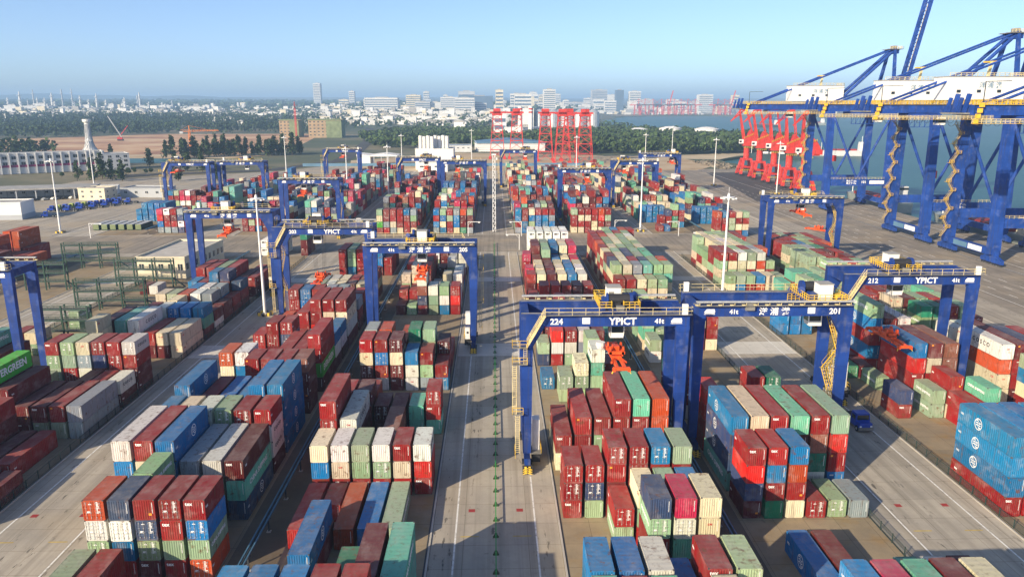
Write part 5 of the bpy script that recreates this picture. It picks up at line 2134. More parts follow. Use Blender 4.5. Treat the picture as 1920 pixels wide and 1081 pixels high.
# canopy over the gate lanes
o = empty('gate_canopy', (-330, 425, 0), 0.30)
tag(o, 'long grey gate canopy on posts at the left edge', 'canopy')
b = MB()
b.box(0, 100, 0, 22, 6.2, 7.0, 'roof_grey')
b.build('roof', o)
pm_ = MB()
pm_.box(-0.3, 0.3, -0.3, 0.3, 0, 6.2, 'wall_grey')
pm_ = pm_.mesh('post')
for k in range(11):
    for yy in (1, 21):
        link('post', pm_, o, (1 + 9.8 * k, yy, 0))
house('gate_office', 'long low grey wall building beneath the gate canopy', -325, 452, 96, 8, 4.5, 0.30, 'wall_pale', 'roof_grey', 1, 16, 0, (1.6, 1.2), 1.0)
# white works behind the yard
o = house('silo_house', 'white works building with round silos on its roof behind the yard', -66, 652, 32, 26, 17, 0.0, 'wall_white', 'roof_grey', 1, 0, 0)
for k in range(8):
    b = MB()
    b.tube((4 + 3.3 * k if k < 4 else 9 + 3.3 * k - 6.0, 7 if k < 4 else 14, 17.08), (4 + 3.3 * k if k < 4 else 9 + 3.3 * k - 6.0, 7 if k < 4 else 14, 28 - (0.6 if k % 2 else 0)), 1.6, 'wall_white', 12)
    b.build('silo', o)
house('works_annex', 'flat white annex in front of the silo house', -62, 632, 24, 18, 7, 0.0, 'wall_white', 'roof_grey', 1, 4, 0, (3, 1.2), 2)
o = empty('open_shed', (-122, 690, 0))
tag(o, 'white open shed with a curved roof left of the silo house', 'shed')
b = MB()
b.prism([(0, 8.5), (36, 8.5), (36, 9.2), (24, 10.8), (12, 9.4), (0, 10.6)], 0, 26, 'y', 'wall_white')
b.build('roof', o)
b = MB()
b.box(0.3, 12, 0.3, 25, 0, 8.5, 'wall_white')
b.build('wall', o)
for k in range(4):
    b = MB()
    b.box(15 + 6.5 * k, 15.5 + 6.5 * k, 0.5, 1.0, 0, 8.5, 'wall_grey')
    b.build('post', o)
o = house('warehouse', 'long white warehouse with a blue roof behind the red lattice towers', -20, 900, 80, 60, 9.5, 0.06, 'wall_white', 'roof_blue', 1, 0, 0)
b = MB()
b.prism([(-1, 9.9), (40, 13.5), (81, 9.9), (81, 9.5), (-1, 9.5)], -1.2, 61, 'y', 'roof_blue')
b.build('gable_roof', o)
b = MB()
for k in range(3):
    b.box(-0.1, 80.1, -0.14, -0.02, 2.0 + 2.6 * k, 2.35 + 2.6 * k, 'wall_grey')
b.build('stripe', o)
house('long_store', 'grey roofed long store left of the white warehouse', -62, 890, 36, 30, 7, 0.05, 'wall_pale', 'roof_blue', 1, 6, 0, (2.4, 1.0), 3)
o = MB()
o.box(-170, 78, 690, 690.4, -0.1, 2.6, 'roof_blue')
tag(o.build('hoarding'), 'long blue site hoarding along the back edge of the yard', 'hoarding')
struct(sheet('sand_lot', [(-120, 640), (170, 640), (205, 700), (190, 790), (110, 830), (-40, 880), (-140, 760)], 0.02, 'sandy_soil'), 'sandy building ground behind the yard')
struct(sheet('field', [(-700, 905), (-420, 862), (-280, 850), (-250, 980), (-300, 1330), (-345, 1440), (-600, 1440), (-760, 1250)], -0.2, 'red_soil'), 'bare red brown field before the forest')
struct(sheet('pond', [(-400, 735), (-300, 735), (-290, 790), (-390, 800)], -0.18, 'sea_water'))
struct(sheet('sand_bank', [(-420, 800), (-270, 795), (-240, 850), (-420, 860)], -0.17, 'sandy_soil'))
# road out of the port
rd = MB()
pts = [(-300, 600), (-190, 650), (-150, 760), (-160, 900), (-185, 1150), (-240, 1500), (-330, 2100)]
for a, c in zip(pts[:-1], pts[1:]):
    v = Vector((c[0] - a[0], c[1] - a[1], 0)).normalized()
    nrm = Vector((-v.y, v.x, 0)) * 8
    rd.add([(a[0] - nrm.x, a[1] - nrm.y, -0.1), (c[0] - nrm.x, c[1] - nrm.y, -0.1), (c[0] + nrm.x, c[1] + nrm.y, -0.1), (a[0] + nrm.x, a[1] + nrm.y, -0.1)], [(0, 1, 2, 3)], 'asphalt')
struct(rd.build('road'), 'road leaving the port towards the town')

# ------------------------------------------------------------------ construction site
for k, (x, y, w_, h) in enumerate(((-352, 1290, 30, 27), (-300, 1270, 52, 28))):
    o = house('building_shell', ('narrow tan building shell wrapped in scaffold netting', 'wide tan and green building shell wrapped in scaffold netting')[k], x, y, w_, 40, h, 0.05, 'brick_tan', 'roof_concrete', 5, int(w_ / 6), 4, (2.6, 2.0), 2)
    b = MB()
    b.box(w_ * 0.55, w_ + 1.2, -1.3, -1.0, 0, h * 0.97, 'scaffold_net')
    b.box(w_ + 1.0, w_ + 1.3, -1.3, 41, 0, h * 0.97, 'scaffold_net')
    b.box(-0.5, w_ + 0.5, -1.0, -0.6, h, h + 2.2, 'scaffold_net')
    b.build('scaffold', o)


def tower_crane(x, y, h, jib, rz, mat, label):
    o = empty('tower_crane', (x, y, 0), rz)
    tag(o, label, 'tower crane')
    b = MB()
    for sx in (-1, 1):
        for sy in (-1, 1):
            b.beam((sx, sy, 0), (sx, sy, h), 0.4, 0.4, mat)
    for k in range(int(h / 3)):
        b.beam((-1, -1, 3 * k), (1, -1, 3 * k + 3), 0.25, 0.25, mat)
        b.beam((1, 1, 3 * k), (1, -1, 3 * k + 3), 0.25, 0.25, mat)
    b.build('mast', o)
    b = MB()
    b.beam((-jib * 0.3, 0, h), (jib, 0, h + 1), 1.0, 0.5, mat)
    b.beam((-jib * 0.3, 0, h + 1.6), (jib * 0.98, 0, h + 2.0), 0.3, 0.3, mat)
    for k in range(int(jib / 4)):
        b.beam((4 * k, 0, h), (4 * k + 2, 0, h + 1.8), 0.2, 0.2, mat)
    b.cbox((-jib * 0.27, 0, h - 1), (4, 1.6, 2.6), 'wall_grey')
    b.build('jib', o)
    b = MB()
    b.beam((0, 0, h), (0, 0, h + 7), 0.8, 0.8, mat)
    b.beam((0, 0, h + 7), (jib * 0.7, 0, h + 1.5), 0.15, 0.15, mat)
    b.beam((0, 0, h + 7), (-jib * 0.28, 0, h + 1.5), 0.15, 0.15, mat)
    b.build('top', o)


tower_crane(-360, 930, 22, 34, 0.05, 'crane_orange', 'low orange tower crane standing on the bare red field')
tower_crane(-318, 1262, 50, 6, 1.2, 'crane_red', 'slim red tower crane mast between the two building shells')
o = empty('crawler_crane', (-560, 1180, 0), 0.2)
tag(o, 'red crawler crane with a raised lattice boom on the bare field', 'crane')
b = MB()
b.box(-4, 4, -3, 3, 0, 2, 'machine_dark')
b.box(-4, 3, -2, 2, 2, 5, 'crane_red')
b.build('body', o)
b = MB()
b.beam((3, 0, 3), (-14, 0, 36), 1.2, 1.2, 'wall_grey')
b.beam((-3, 0, 4), (12, 0, 22), 0.8, 0.8, 'crane_red')
b.build('boom', o)


# ------------------------------------------------------------------ trees
def leaf_quads(b, rng, pts, mat_pick, s0, s1, flat=0.0):
    for p in pts:
        s = rng.uniform(s0, s1)
        n = Vector((rng.gauss(0, 1), rng.gauss(0, 1), rng.gauss(0, 1) + flat)).normalized()
        t = n.orthogonal().normalized()
        u = n.cross(t)
        a = rng.uniform(0, 6.28)
        t, u = t * math.cos(a) + u * math.sin(a), u * math.cos(a) - t * math.sin(a)
        p = Vector(p)
        vs = [p + t * s * rng.uniform(0.7, 1.2), p + u * s * rng.uniform(0.5, 1.0), p - t * s * rng.uniform(0.7, 1.2), p - u * s * rng.uniform(0.5, 1.0)]
        b.add(vs, [(0, 1, 2, 3)], mat_pick(rng))


def crown_points(rng, kind, h, r, n):
    out = []
    if kind == 'casuarina':
        lumps = [(rng.gauss(0, 0.25) * r, rng.gauss(0, 0.25) * r, h * rng.uniform(0.22, 0.95)) for _ in range(9)]
        for _ in range(n):
            lx, ly, lz = rng.choice(lumps)
            f = lz / h
            rr = r * (1.05 - 0.8 * f)
            out.append((lx * (1.2 - f) + rng.gauss(0, rr * 0.42), ly * (1.2 - f) + rng.gauss(0, rr * 0.42), lz + rng.gauss(0, h * 0.07)))
    else:
        lumps = []
        for _ in range(8):
            a = rng.uniform(0, 6.28)
            q = rng.uniform(0.1, 0.75) * r
            lumps.append((q * math.cos(a), q * math.sin(a), h * rng.uniform(0.5, 0.88), r * rng.uniform(0.35, 0.55)))
        for _ in range(n):
            lx, ly, lz, lr = rng.choice(lumps)
            v = Vector((rng.gauss(0, 1), rng.gauss(0, 1), rng.gauss(0, 1))).normalized() * lr * rng.uniform(0.7, 1.05)
            out.append((lx + v.x, ly + v.y, lz + v.z * 0.8))
    return out


def tree_proto(seed, kind, h, r, n):
    rng = random.Random(seed)
    t = MB()
    t.tube((0, 0, -0.3), (rng.uniform(-.2, .2), rng.uniform(-.2, .2), h * 0.55), 0.035 * h * 0.5, 'bark', 7, 0.012 * h)
    for k in range(5):
        z = h * rng.uniform(0.25, 0.5)
        a = rng.uniform(0, 6.28)
        t.tube((0, 0, z), (r * 0.6 * math.cos(a), r * 0.6 * math.sin(a), z + h * 0.22), 0.010 * h, 'bark', 5, 0.004 * h)
    c = MB()
    pick = (lambda g: g.choice(('leaf_dark', 'leaf_dark', 'leaf_dark', 'leaf_mid'))) if kind == 'casuarina' else (lambda g: g.choice(('leaf_mid', 'leaf_mid', 'leaf_dark', 'leaf_light')))
    leaf_quads(c, rng, crown_points(rng, kind, h, r, n), pick, 0.28 * r * 0.55, 0.28 * r)
    return t.mesh('trunk'), c.mesh('crown')


CAS = [tree_proto(i, 'casuarina', 17, 4.2, 420) for i in range(4)]
BRD = [tree_proto(20 + i, 'broad', 11, 5.2, 420) for i in range(3)]


def tree(x, y, s, kind, label, group, rng):
    tm, cm = rng.choice(CAS if kind == 'casuarina' else BRD)
    o = empty('tree', (x, y, -0.2), rng.uniform(0, 6.28))
    o.scale = (s * rng.uniform(0.85, 1.15), s * rng.uniform(0.85, 1.15), s)
    tag(o, label, 'tree', group)
    link('trunk', tm, o)
    link('crown', cm, o)


rng = random.Random(99)
k = 0
for px, y, s in ((-300, 560, 0.8), (-287, 556, 1.0), (-278, 566, 0.85), (-292, 580, 1.1), (-268, 560, 0.9), (-256, 650, 1.0), (-246, 655, 1.1), (-240, 640, 0.75), (-262, 640, 0.8), (-305, 690, 0.9),
                 (-200, 560, 0.7), (-228, 560, 0.9), (-352, 720, 1.0), (-315, 850, 1.0)):
    k += 1
    tree(px, y, s, 'casuarina', f"dark feathery tree, {ORD[k]} of those between the gate and the pond", 'dark trees by the gate', rng)
for k in range(42):
    f = k / 41
    tree(-330 + 118 * f + rng.uniform(-4, 4), 800 + 60 * f + rng.uniform(-16, 16), rng.uniform(0.8, 1.35), 'casuarina', f'dark feathery tree, {ORD[k + 1]} from the left in the long row before the field', 'row of dark trees before the field', rng)
for k in range(12):
    tree(-330 + rng.uniform(0, 60), 590 + rng.uniform(0, 40), rng.uniform(0.35, 0.6), 'broad', f'small round garden tree by the terminal building, {ORD[k + 1]} of the group', 'garden trees by the terminal', rng)


def inside(poly, x, y):
    c = False
    j = len(poly) - 1
    for i in range(len(poly)):
        if (poly[i][1] > y) != (poly[j][1] > y) and x < (poly[j][0] - poly[i][0]) * (y - poly[i][1]) / (poly[j][1] - poly[i][1]) + poly[i][0]:
            c = not c
        j = i
    return c


def forest(name, label, poly, n, h, r, leaves, pal, seed, kind):
    g = random.Random(seed)
    b = MB()
    xs, ys = [p[0] for p in poly], [p[1] for p in poly]
    m = 0
    while m < n:
        x, y = g.uniform(min(xs), max(xs)), g.uniform(min(ys), max(ys))
        if not inside(poly, x, y):
            continue
        m += 1
        hh = h * g.uniform(0.75, 1.15)
        zt = rise(x, y)
        rr = r * g.uniform(0.8, 1.25)
        for q in range(leaves):
            if kind == 'casuarina':
                f = g.random() ** 0.8
                w_ = rr * (1.0 - 0.75 * f)
                p = (x + g.gauss(0, w_ * 0.5), y + g.gauss(0, w_ * 0.5), zt + hh * (0.12 + 0.86 * f))
            else:
                v = Vector((g.gauss(0, 1), g.gauss(0, 1), g.gauss(0, 1))).normalized()
                p = (x + v.x * rr, y + v.y * rr, zt + hh * 0.62 + v.z * hh * 0.36)
            s = rr * g.uniform(0.28, 0.55)
            nn = Vector((g.gauss(0, 1), g.gauss(0, 1), g.gauss(0.5, 1))).normalized()
            t = nn.orthogonal().normalized() * s
            u = nn.cross(t)
            p = Vector(p)
            b.add([p + t, p + u * 0.8, p - t, p - u * 0.8], [(0, 1, 2, 3)], g.choice(pal))
    o = b.build(name)
    tag(o, label, None, None, 'stuff')


forest('forest', 'dark conifer wood filling the land behind the bare field', [(-1500, 1080), (-720, 1240), (-600, 1445), (-345, 1445), (-330, 1500), (-330, 1800), (-900, 2500), (-1900, 2300)], 3000, 19, 5.5, 26, ('leaf_dark', 'leaf_dark', 'leaf_dark', 'leaf_mid'), 1, 'casuarina')
forest('wood', 'dark wood at the left behind the terminal building', [(-900, 720), (-520, 800), (-480, 880), (-700, 1000), (-1300, 1000)], 700, 16, 5.0, 30, ('leaf_dark', 'leaf_dark', 'leaf_mid'), 2, 'casuarina')
forest('coastal_wood', 'green wood on the point between the yard and the bay', [(95, 850), (200, 838), (310, 868), (400, 985), (370, 1180), (280, 1400), (60, 1330), (40, 1060)], 1250, 15, 6.0, 34, ('leaf_mid', 'leaf_mid', 'leaf_dark', 'leaf_light', 'leaf_dark'), 3, 'broad')
forest('roadside_wood', 'scattered green trees along the road behind the works', [(-140, 960), (40, 1000), (60, 1330), (0, 1500), (-170, 1500), (-220, 1250)], 480, 12, 6.0, 30, ('leaf_mid', 'leaf_dark', 'leaf_light'), 4, 'broad')
forest('town_trees', 'distant trees scattered among the houses of the town', [(-1900, 2350), (-900, 2500), (-330, 1700), (300, 1500), (250, 3300), (-2600, 4200)], 2600, 14, 9.0, 9, ('leaf_mid', 'leaf_dark', 'leaf_dark'), 5, 'broad')
forest('far_trees', 'far woods below the horizon', [(-5200, 4200), (400, 3500), (1200, 5200), (-4200, 7600)], 1500, 18, 30, 8, ('leaf_dark', 'leaf_mid'), 6, 'broad')

# ------------------------------------------------------------------ town, refinery, far harbour
def slab_tower(x, y, w_, d, h, mat, label, bands=0, roof='roof_grey', group=None, cat='building', name='tower_block'):
    o = empty(name, (x, y, rise(x, y) - 0.6))
    tag(o, label, cat, group)
    b = MB()
    b.box(-w_ / 2, w_ / 2, 0, d, 0, h, mat)
    b.build('wall', o)
    b = MB()
    b.box(-w_ / 2 - 0.4, w_ / 2 + 0.4, -0.4, d + 0.4, h, h + 1.5, mat)
    b.box(-w_ / 5, w_ / 5, d * 0.3, d * 0.7, h + 1.5, h + 5, roof)
    b.build('roof', o)
    for k in range(bands):
        z = h * (k + 0.6) / (bands + 0.4)
        b = MB()
        b.box(-w_ / 2 + 1.2, w_ / 2 - 1.2, -0.5, -0.05, z - h / bands * 0.22, z + h / bands * 0.22, 'far_glass')
        b.build('window', o)
    return o


def P2X(px, y):
    return (px - 925) * y / 1472


slab_tower(P2X(597, 4300), 4300, 38, 40, 124, 'far_concrete', 'tall white office tower standing alone above the town', 14)
slab_tower(P2X(661, 4300), 4300, 30, 30, 84, 'far_concrete', 'pair of pale flats right of the lone white tower', 8)
slab_tower(P2X(1162, 3900), 3900, 40, 40, 112, 'far_glass', 'dark glass tower with white edges beyond the water', 0)
slab_tower(P2X(1191, 3900), 3900, 56, 40, 106, 'far_concrete', 'broad pale brown tower block beyond the water', 10)
slab_tower(P2X(1124, 4600), 4600, 90, 60, 116, 'wall_grey', 'wide dark grey tower block on the skyline', 12)
slab_tower(P2X(1030, 2900), 2900, 44, 44, 90, 'far_concrete', 'white tower block with a spire behind the silos', 12)
slab_tower(P2X(898, 3400), 3400, 120, 60, 62, 'far_glass', 'wide dark blue glass office block in the town', 4)
slab_tower(P2X(775, 3300), 3300, 60, 50, 66, 'wall_cream', 'broad cream block in the middle of the town', 8)
slab_tower(P2X(842, 3200), 3200, 70, 50, 58, 'far_concrete', 'white block left of the dark glass offices', 7)
slab_tower(P2X(715, 3100), 3100, 130, 60, 56, 'far_concrete', 'long white terrace of flats in the town', 6)
slab_tower(P2X(1325, 3900), 3900, 70, 50, 90, 'far_concrete', 'white tower block behind the far harbour cranes', 9)
rng = random.Random(42)
for k in range(120):
    px = rng.choice((rng.uniform(640, 1000), rng.uniform(930, 1400), rng.uniform(960, 1400), rng.uniform(1390, 1800)))
    y = rng.uniform(3650, 5200) if px > 990 else rng.uniform(2700, 4600)
    h = rng.uniform(14, 48) if rng.random() < 0.72 else rng.uniform(50, 88)
    if px > 1390:
        h *= 0.5
    o = slab_tower(P2X(px, y), y, rng.uniform(25, 75), rng.uniform(20, 40), h, rng.choice(('far_concrete', 'far_concrete', 'far_concrete', 'wall_pale', 'wall_cream', 'wall_grey')),
                   'one of the pale blocks crowding the distant skyline', rng.choice((0, 3, 5, 6)) if h > 24 else 2, group='pale blocks of the skyline')
hb = MB()
hb.box(-6, 6, -4, 4, 0, 6, 'wall_white')
hw = hb.mesh('wall')
hb = MB()
hb.prism([(-6.6, 6), (6.6, 6), (0, 9)], -4.4, 4.4, 'y', 'roof_grey')
hr = hb.mesh('roof')
hb = MB()
for sx in (-3.5, 0, 3.5):
    hb.box(sx - 0.8, sx + 0.8, -4.06, -4.0, 2.5, 4.4, 'glass_dark')
hn = hb.mesh('window')
for k in range(300):
    if k < 190:
        px, y = rng.uniform(-20, 420), rng.uniform(2300, 3600)
    else:
        px, y = rng.uniform(400, 930), rng.uniform(1750, 3000)
    o = empty('house', (P2X(px, y), y, rise(P2X(px, y), y) - 0.6), rng.uniform(-0.5, 0.5))
    s = rng.uniform(0.9, 2.2)
    o.scale = (s * 1.2, s, s)
    tag(o, 'one of the small white houses of the distant town', 'house', 'small houses of the town')
    link('wall', hw, o)
    link('roof', hr, o)
# the crowd of roofs too far and small to tell apart
b = MB()
for k in range(2100):
    if k < 900:
        px, y = rng.uniform(600, 960), rng.uniform(1900, 4200)
    elif k < 1450:
        px, y = rng.uniform(-20, 620), rng.uniform(2400, 4200)
    else:
        px, y = rng.uniform(960, 1420), rng.uniform(3650, 5200)
    x = P2X(px, y)
    w_, d, h = rng.uniform(8, 30), rng.uniform(8, 20), rng.uniform(5, 16) * (1.8 if rng.random() < 0.12 else 1)
    b.box(x - w_ / 2, x + w_ / 2, y, y + d, rise(x, y) - 0.6, rise(x, y) + h, rng.choice(('wall_white', 'wall_white', 'far_concrete', 'far_concrete', 'wall_pale', 'wall_cream', 'roof_grey')))
tag(b.build('distant_town'), 'crowd of small pale roofs of the distant town', None, None, 'stuff')
# silos and works in the middle distance
for k in range(5):
    o = empty('silo', (90 + 26 * k, 1520, -0.3))
    tag(o, f"round steel silo behind the red lattice towers, {ORD[k + 1]} of five", 'silo', 'steel silos')
    b = MB()
    b.lathe([(12, 0), (12, 38)], (0, 0, 0), 'silo_steel', 18)
    b.build('drum', o)
    b = MB()
    b.lathe([(12.3, 38), (4, 43), (1, 44)], (0, 0, 0), 'silo_steel', 18)
    b.build('cone_roof', o)
slab_tower(64, 1500, 26, 24, 44, 'wall_white', 'white elevator house left of the steel silos', 0)
slab_tower(45, 1230, 56, 30, 17, 'wall_white', 'white power house below the striped chimneys', 0)
slab_tower(10, 1240, 20, 26, 38, 'wall_white', 'tall white boiler house with an open side', 3)
for k, px in enumerate((975, 995)):
    o = empty('chimney', (P2X(px, 1220), 1220, -0.3))
    tag(o, ('left', 'right')[k] + ' red and white chimney of the power house', 'chimney', 'striped chimneys')
    b = MB()
    b.lathe([(4.0, 0), (3.4, 40)], (0, 0, 0), 'wall_white', 12)
    b.build('shaft', o)
    b = MB()
    for j in range(2):
        b.lathe([(3.6, 40 + 5 * j), (3.5, 42.5 + 5 * j)], (0, 0, 0), 'crane_red', 12)
        b.lathe([(3.5, 42.5 + 5 * j), (3.4, 45 + 5 * j)], (0, 0, 0), 'wall_white', 12)
    b.build('striped_top', o)
for k, (px, y, r_) in enumerate(((1200, 1250, 16), (1260, 1180, 17), (1330, 1150, 18))):
    o = empty('storage_tank', (P2X(px, y), y, -0.3))
    tag(o, f"white oil tank among the trees on the point, {ORD[k + 1]} from the left", 'tank', 'white oil tanks')
    b = MB()
    b.lathe([(r_, 0), (r_, 18 if k else 14)], (0, 0, 0), 'wall_white', 24)
    b.build('drum', o)
    b = MB()
    b.lathe([(r_ + 0.3, 18 if k else 14), (r_ * 0.4, 20.5 if k else 16.5), (0.5, 21 if k else 17)], (0, 0, 0), 'wall_white', 24)
    b.build('roof', o)
# refinery on the left skyline
for k in range(26):
    px = (8, 18, 30, 34, 42, 52, 66, 76, 80, 90, 96, 104, 128, 133, 140, 150, 182, 190, 214, 238, 242, 258, 270, 288, 300, 316)[k]
    h = 0.8 * (40, 70, 104, 60, 74, 50, 112, 60, 98, 116, 70, 52, 118, 82, 64, 50, 92, 60, 58, 100, 72, 84, 50, 46, 58, 40)[k]
    o = empty('refinery_column', (P2X(px, 3300), 3300 + (k % 5) * 40, rise(P2X(px, 3300), 3300) - 0.6))
    tag(o, f"slim refinery column on the far left skyline, {ORD[min(k + 1, 20)] if k < 20 else 'right end, ' + ORD[k - 18]}", 'column', 'refinery columns')
    b = MB()
    b.lathe([(4.0 + (k % 3) * 1.6, 0), (2.6 + (k % 3) * 1.2, h * 0.6), (1.6 + (k % 2), h)], (0, 0, 0), 'far_concrete' if k % 3 else 'wall_grey', 10)
    b.build('shaft', o)
    b = MB()
    for j in range(3):
        b.lathe([(6 + (k % 3) * 1.5, h * (0.3 + 0.25 * j)), (6 + (k % 3) * 1.5, h * (0.3 + 0.25 * j) + 1.6)], (0, 0, 0), 'wall_pale', 10)
    b.build('ring_deck', o)
for k in range(16):
    px = rng.uniform(0, 420)
    slab_tower(P2X(px, 3200), 3200 + rng.uniform(-100, 200), rng.uniform(20, 70), 25, rng.uniform(12, 34), rng.choice(('far_concrete', 'wall_pale')), f'pale low refinery building on the far left skyline, {ORD[k + 1]} of the group', 0, group='refinery buildings', name='refinery_building')
# harbour cranes across the water
for k in range(12):
    px = (1195, 1207, 1222, 1238, 1250, 1262, 1275, 1288, 1302, 1345, 1358, 1368)[k]
    tall = k in (4, 11)
    o = empty('harbour_crane', (P2X(px, 3640), 3640, -0.3))
    tag(o, f"far red harbour crane across the water, {ORD[k + 1]} from the left" + (', boom raised' if tall else ''), 'crane', 'red cranes of the far harbour')
    R = 'crane_red'
    b = MB()
    for sx in (-1, 1):
        for sy in (-1, 1):
            b.beam((sx * 12, sy * 9, 0), (sx * 10, sy * 8, 46), 2.4, 2.4, R)
    b.beam((-12, -9, 14), (12, -9, 14), 2, 2, R)
    b.beam((-12, -9, 16), (10, -8, 44), 1.4, 1.4, R)
    b.build('portal', o)
    b = MB()
    b.beam((-34, 0, 47), (40, 0, 47), 5, 4, R)
    b.beam((6, 0, 48), (8, 0, 74), 2.4, 2.4, R)
    b.beam((8, 0, 74), (-30, 0, 49), 1, 1, R)
    if tall:
        b.beam((14, 0, 48), (30, 0, 112), 4, 4, R)
    else:
        b.beam((8, 0, 74), (38, 0, 49), 1, 1, R)
    b.build('boom', o)

# ------------------------------------------------------------------ ships
def ship(x, y, L, W_, rz, hull, label, house_y, house_mat, scale=1.0, hatch='hull_red'):
    o = empty('ship', (x, y, -3.0), rz)
    o.scale = (scale, scale, scale)
    tag(o, label, 'ship')
    b = MB()
    n = 10
    out = []
    for k in range(n + 1):
        f = k / n
        w_ = W_ / 2 * (1 - max(0, (f - 0.75) / 0.25) ** 2)
        out.append((w_, f * L))
    vs, fs = [], []
    for z, g in ((0, 0.9), (6.5, 1.0)):
        for w_, yy in out:
            vs += [(-w_ * g, yy + (3 if z else 0) * (yy / L), z), (w_ * g, yy + (3 if z else 0) * (yy / L), z)]
    m = len(out) * 2
    for k in range(n):
        i = 2 * k
        fs += [(i, i + 2, m + i + 2, m + i), (i + 1, m + i + 1, m + i + 3, i + 3), (m + i, m + i + 2, m + i + 3, m + i + 1)]
    fs += [(0, m, m + 1, 1)]
    b.add(vs, fs, hull)
    b.build('hull', o)
    for k in range(4):
        h_ = MB()
        h_.box(-W_ * 0.36, W_ * 0.36, L * (0.24 + 0.14 * k), L * (0.35 + 0.14 * k), 6.5, 8.4, hatch)
        h_.build('hatch', o)
    h_ = MB()
    h_.box(-W_ * 0.4, W_ * 0.4, house_y, house_y + L * 0.12, 6.5, 14, house_mat)
    h_.box(-W_ * 0.46, W_ * 0.46, house_y + 1, house_y + L * 0.11, 14, 17, house_mat)
    h_.box(-W_ * 0.47, W_ * 0.47, house_y + 0.6, house_y + 1.0, 14.8, 16.2, 'glass_dark')
    h_.build('deck_house', o)
    h_ = MB()
    h_.tube((0, L * 0.93, 6.5), (0, L * 0.93, 16), 0.3, 'mast_white', 6)
    h_.tube((0, house_y + 4, 17), (0, house_y + 4, 24), 0.3, 'mast_white', 6)
    h_.build('mast', o)


ship(219, 290, 96, 15, 0.0, 'hull_grey', 'low grey cargo ship with red hatches lying at the quay', 6, 'wall_cream', 0.85)
ship(220, 405, 80, 14, 0.0, 'hull_grey', 'grey ship with a dark red hold lying behind quay crane 101', 6, 'wall_pale', 0.8)
ship(330, 800, 70, 12, 1.2, 'hull_dark', 'white and dark work ship moored off the beach', 6, 'wall_white', 0.9, 'wall_white')
ship(420, 860, 60, 12, 1.4, 'wall_pale', 'pale grey dredger lying beyond the blue cranes', 4, 'wall_white', 0.9)
ship(700, 1900, 60, 12, 1.4, 'hull_dark', 'small dark boat far out on the bay', 4, 'wall_white')
ship(900, 2100, 60, 12, 1.6, 'hull_grey', 'small pale boat far out on the bay, right of the dark one', 4, 'wall_white')
# breakwater and stored beams on the quay
b = MB()
rng = random.Random(8)
for k in range(260):
    x, y = 196 + rng.uniform(-6, 18), rng.uniform(650, 740)
    s = rng.uniform(0.8, 2.2)
    vs = [(x + rng.uniform(-s, s), y + rng.uniform(-s, s), rng.uniform(-0.6, s)) for _ in range(6)]
    b.add(vs, [(0, 1, 2), (0, 2, 3), (0, 3, 4), (0, 4, 5), (1, 2, 5), (2, 3, 5)], 'rock')
tag(b.build('rubble'), 'loose rock and rubble along the end of the quay', None, None, 'stuff')
o = empty('hatch_cover', (148, 178, 0), -0.25)
tag(o, 'brown steel hatch covers stacked flat on the quay at the right', 'hatch cover')
for k in range(3):
    b = MB()
    b.box(-9 + 0.3 * k, 9, -6, 6, 0.1 + 0.95 * k, 0.85 + 0.95 * k, 'rock')
    for q in range(5):
        b.box(-8 + 3.4 * q, -7.2 + 3.4 * q, -6.15, -6.0, 0.2 + 0.95 * k, 0.7 + 0.95 * k, 'casting')
    b.build('panel', o)
o = empty('flat_rack_row', (-175, 336, 0))
bpy.data.objects.remove(o)
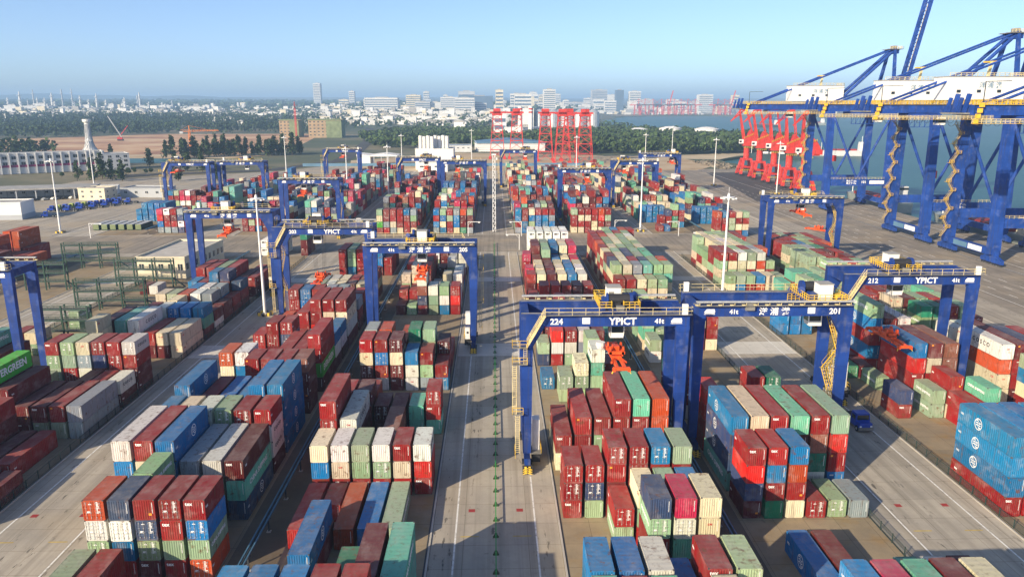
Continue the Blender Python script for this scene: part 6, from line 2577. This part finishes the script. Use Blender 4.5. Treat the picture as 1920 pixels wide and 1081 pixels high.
for k in range(6):
    o = empty('flat_rack', (-177 + 3.7 * k, 338, 0.02))
    tag(o, f"open topped green container with a pale cover, {ORD[k + 1]} of the row of six", 'open container', 'open containers before the blue stack')
    b = MB()
    b.box(0, 2.44, 0, 12.2, 0.1, 0.4, 'rack_green')
    b.box(0, 2.44, 0, 0.12, 0.4, 2.55, 'scaffold_net')
    b.box(0, 2.44, 12.08, 12.2, 0.4, 2.55, 'scaffold_net')
    for x in (0, 2.34):
        b.box(x, x + 0.1, 0.12, 12.08, 0.4, 2.4, 'rack_green')
    b.build('body', o)
    b = MB()
    b.box(-0.05, 2.49, 0.15, 12.05, 2.42, 2.60, 'wall_grey')
    b.build('cover', o)
# spreader lying on the quay, red box tower
s = empty('spare_spreader', (143, 330, 0.1), 0.5)
tag(s, 'orange red spare spreader lying on the quay behind the fourth block gantry', 'spreader')
link('frame', SPR[0], s)
link('head_block', SPR[1], s)

# hills on the horizon
b = MB()
g = random.Random(77)
n = 60
vs, fs = [], []
for k in range(n + 1):
    f = k / n
    x = -9000 + 8500 * f
    hgt = 168 * (0.55 + 0.45 * math.exp(-((f - 0.40) / 0.28) ** 2)) + 10 * math.sin(f * 23) + 6 * math.sin(f * 57)
    hgt *= 1 if f < 0.85 else max(0.15, (1 - f) / 0.15)
    vs += [(x, 9000, 60), (x, 10500, hgt), (x, 13000, 60)]
for k in range(n):
    i = 3 * k
    fs += [(i, i + 3, i + 4, i + 1), (i + 1, i + 4, i + 5, i + 2)]
b.add(vs, fs, 'leaf_dark')
struct(b.build('hills'), 'low dark hills on the left horizon')

# ------------------------------------------------------------------ the air
HAZE = True
if HAZE:
    b = MB()
    b.box(-16500, 20500, -2500, 22500, -10, 205, 'land')
    hz = b.build('haze')
    hz.data.materials.clear()
    m = bpy.data.materials.new('haze')
    m.use_nodes = True
    t = m.node_tree
    t.nodes.remove(t.nodes['Principled BSDF'])
    pv = t.nodes.new('ShaderNodeVolumePrincipled')
    pv.inputs['Color'].default_value = (0.44, 0.69, 1.0, 1)
    pv.inputs['Density'].default_value = 0.00016
    pv.inputs['Anisotropy'].default_value = 0.0
    t.links.new(pv.outputs[0], t.nodes['Material Output'].inputs['Volume'])
    hz.data.materials.append(m)
    tag(hz, 'thin pale haze over the yard, the bay and the town', None, None, 'stuff')
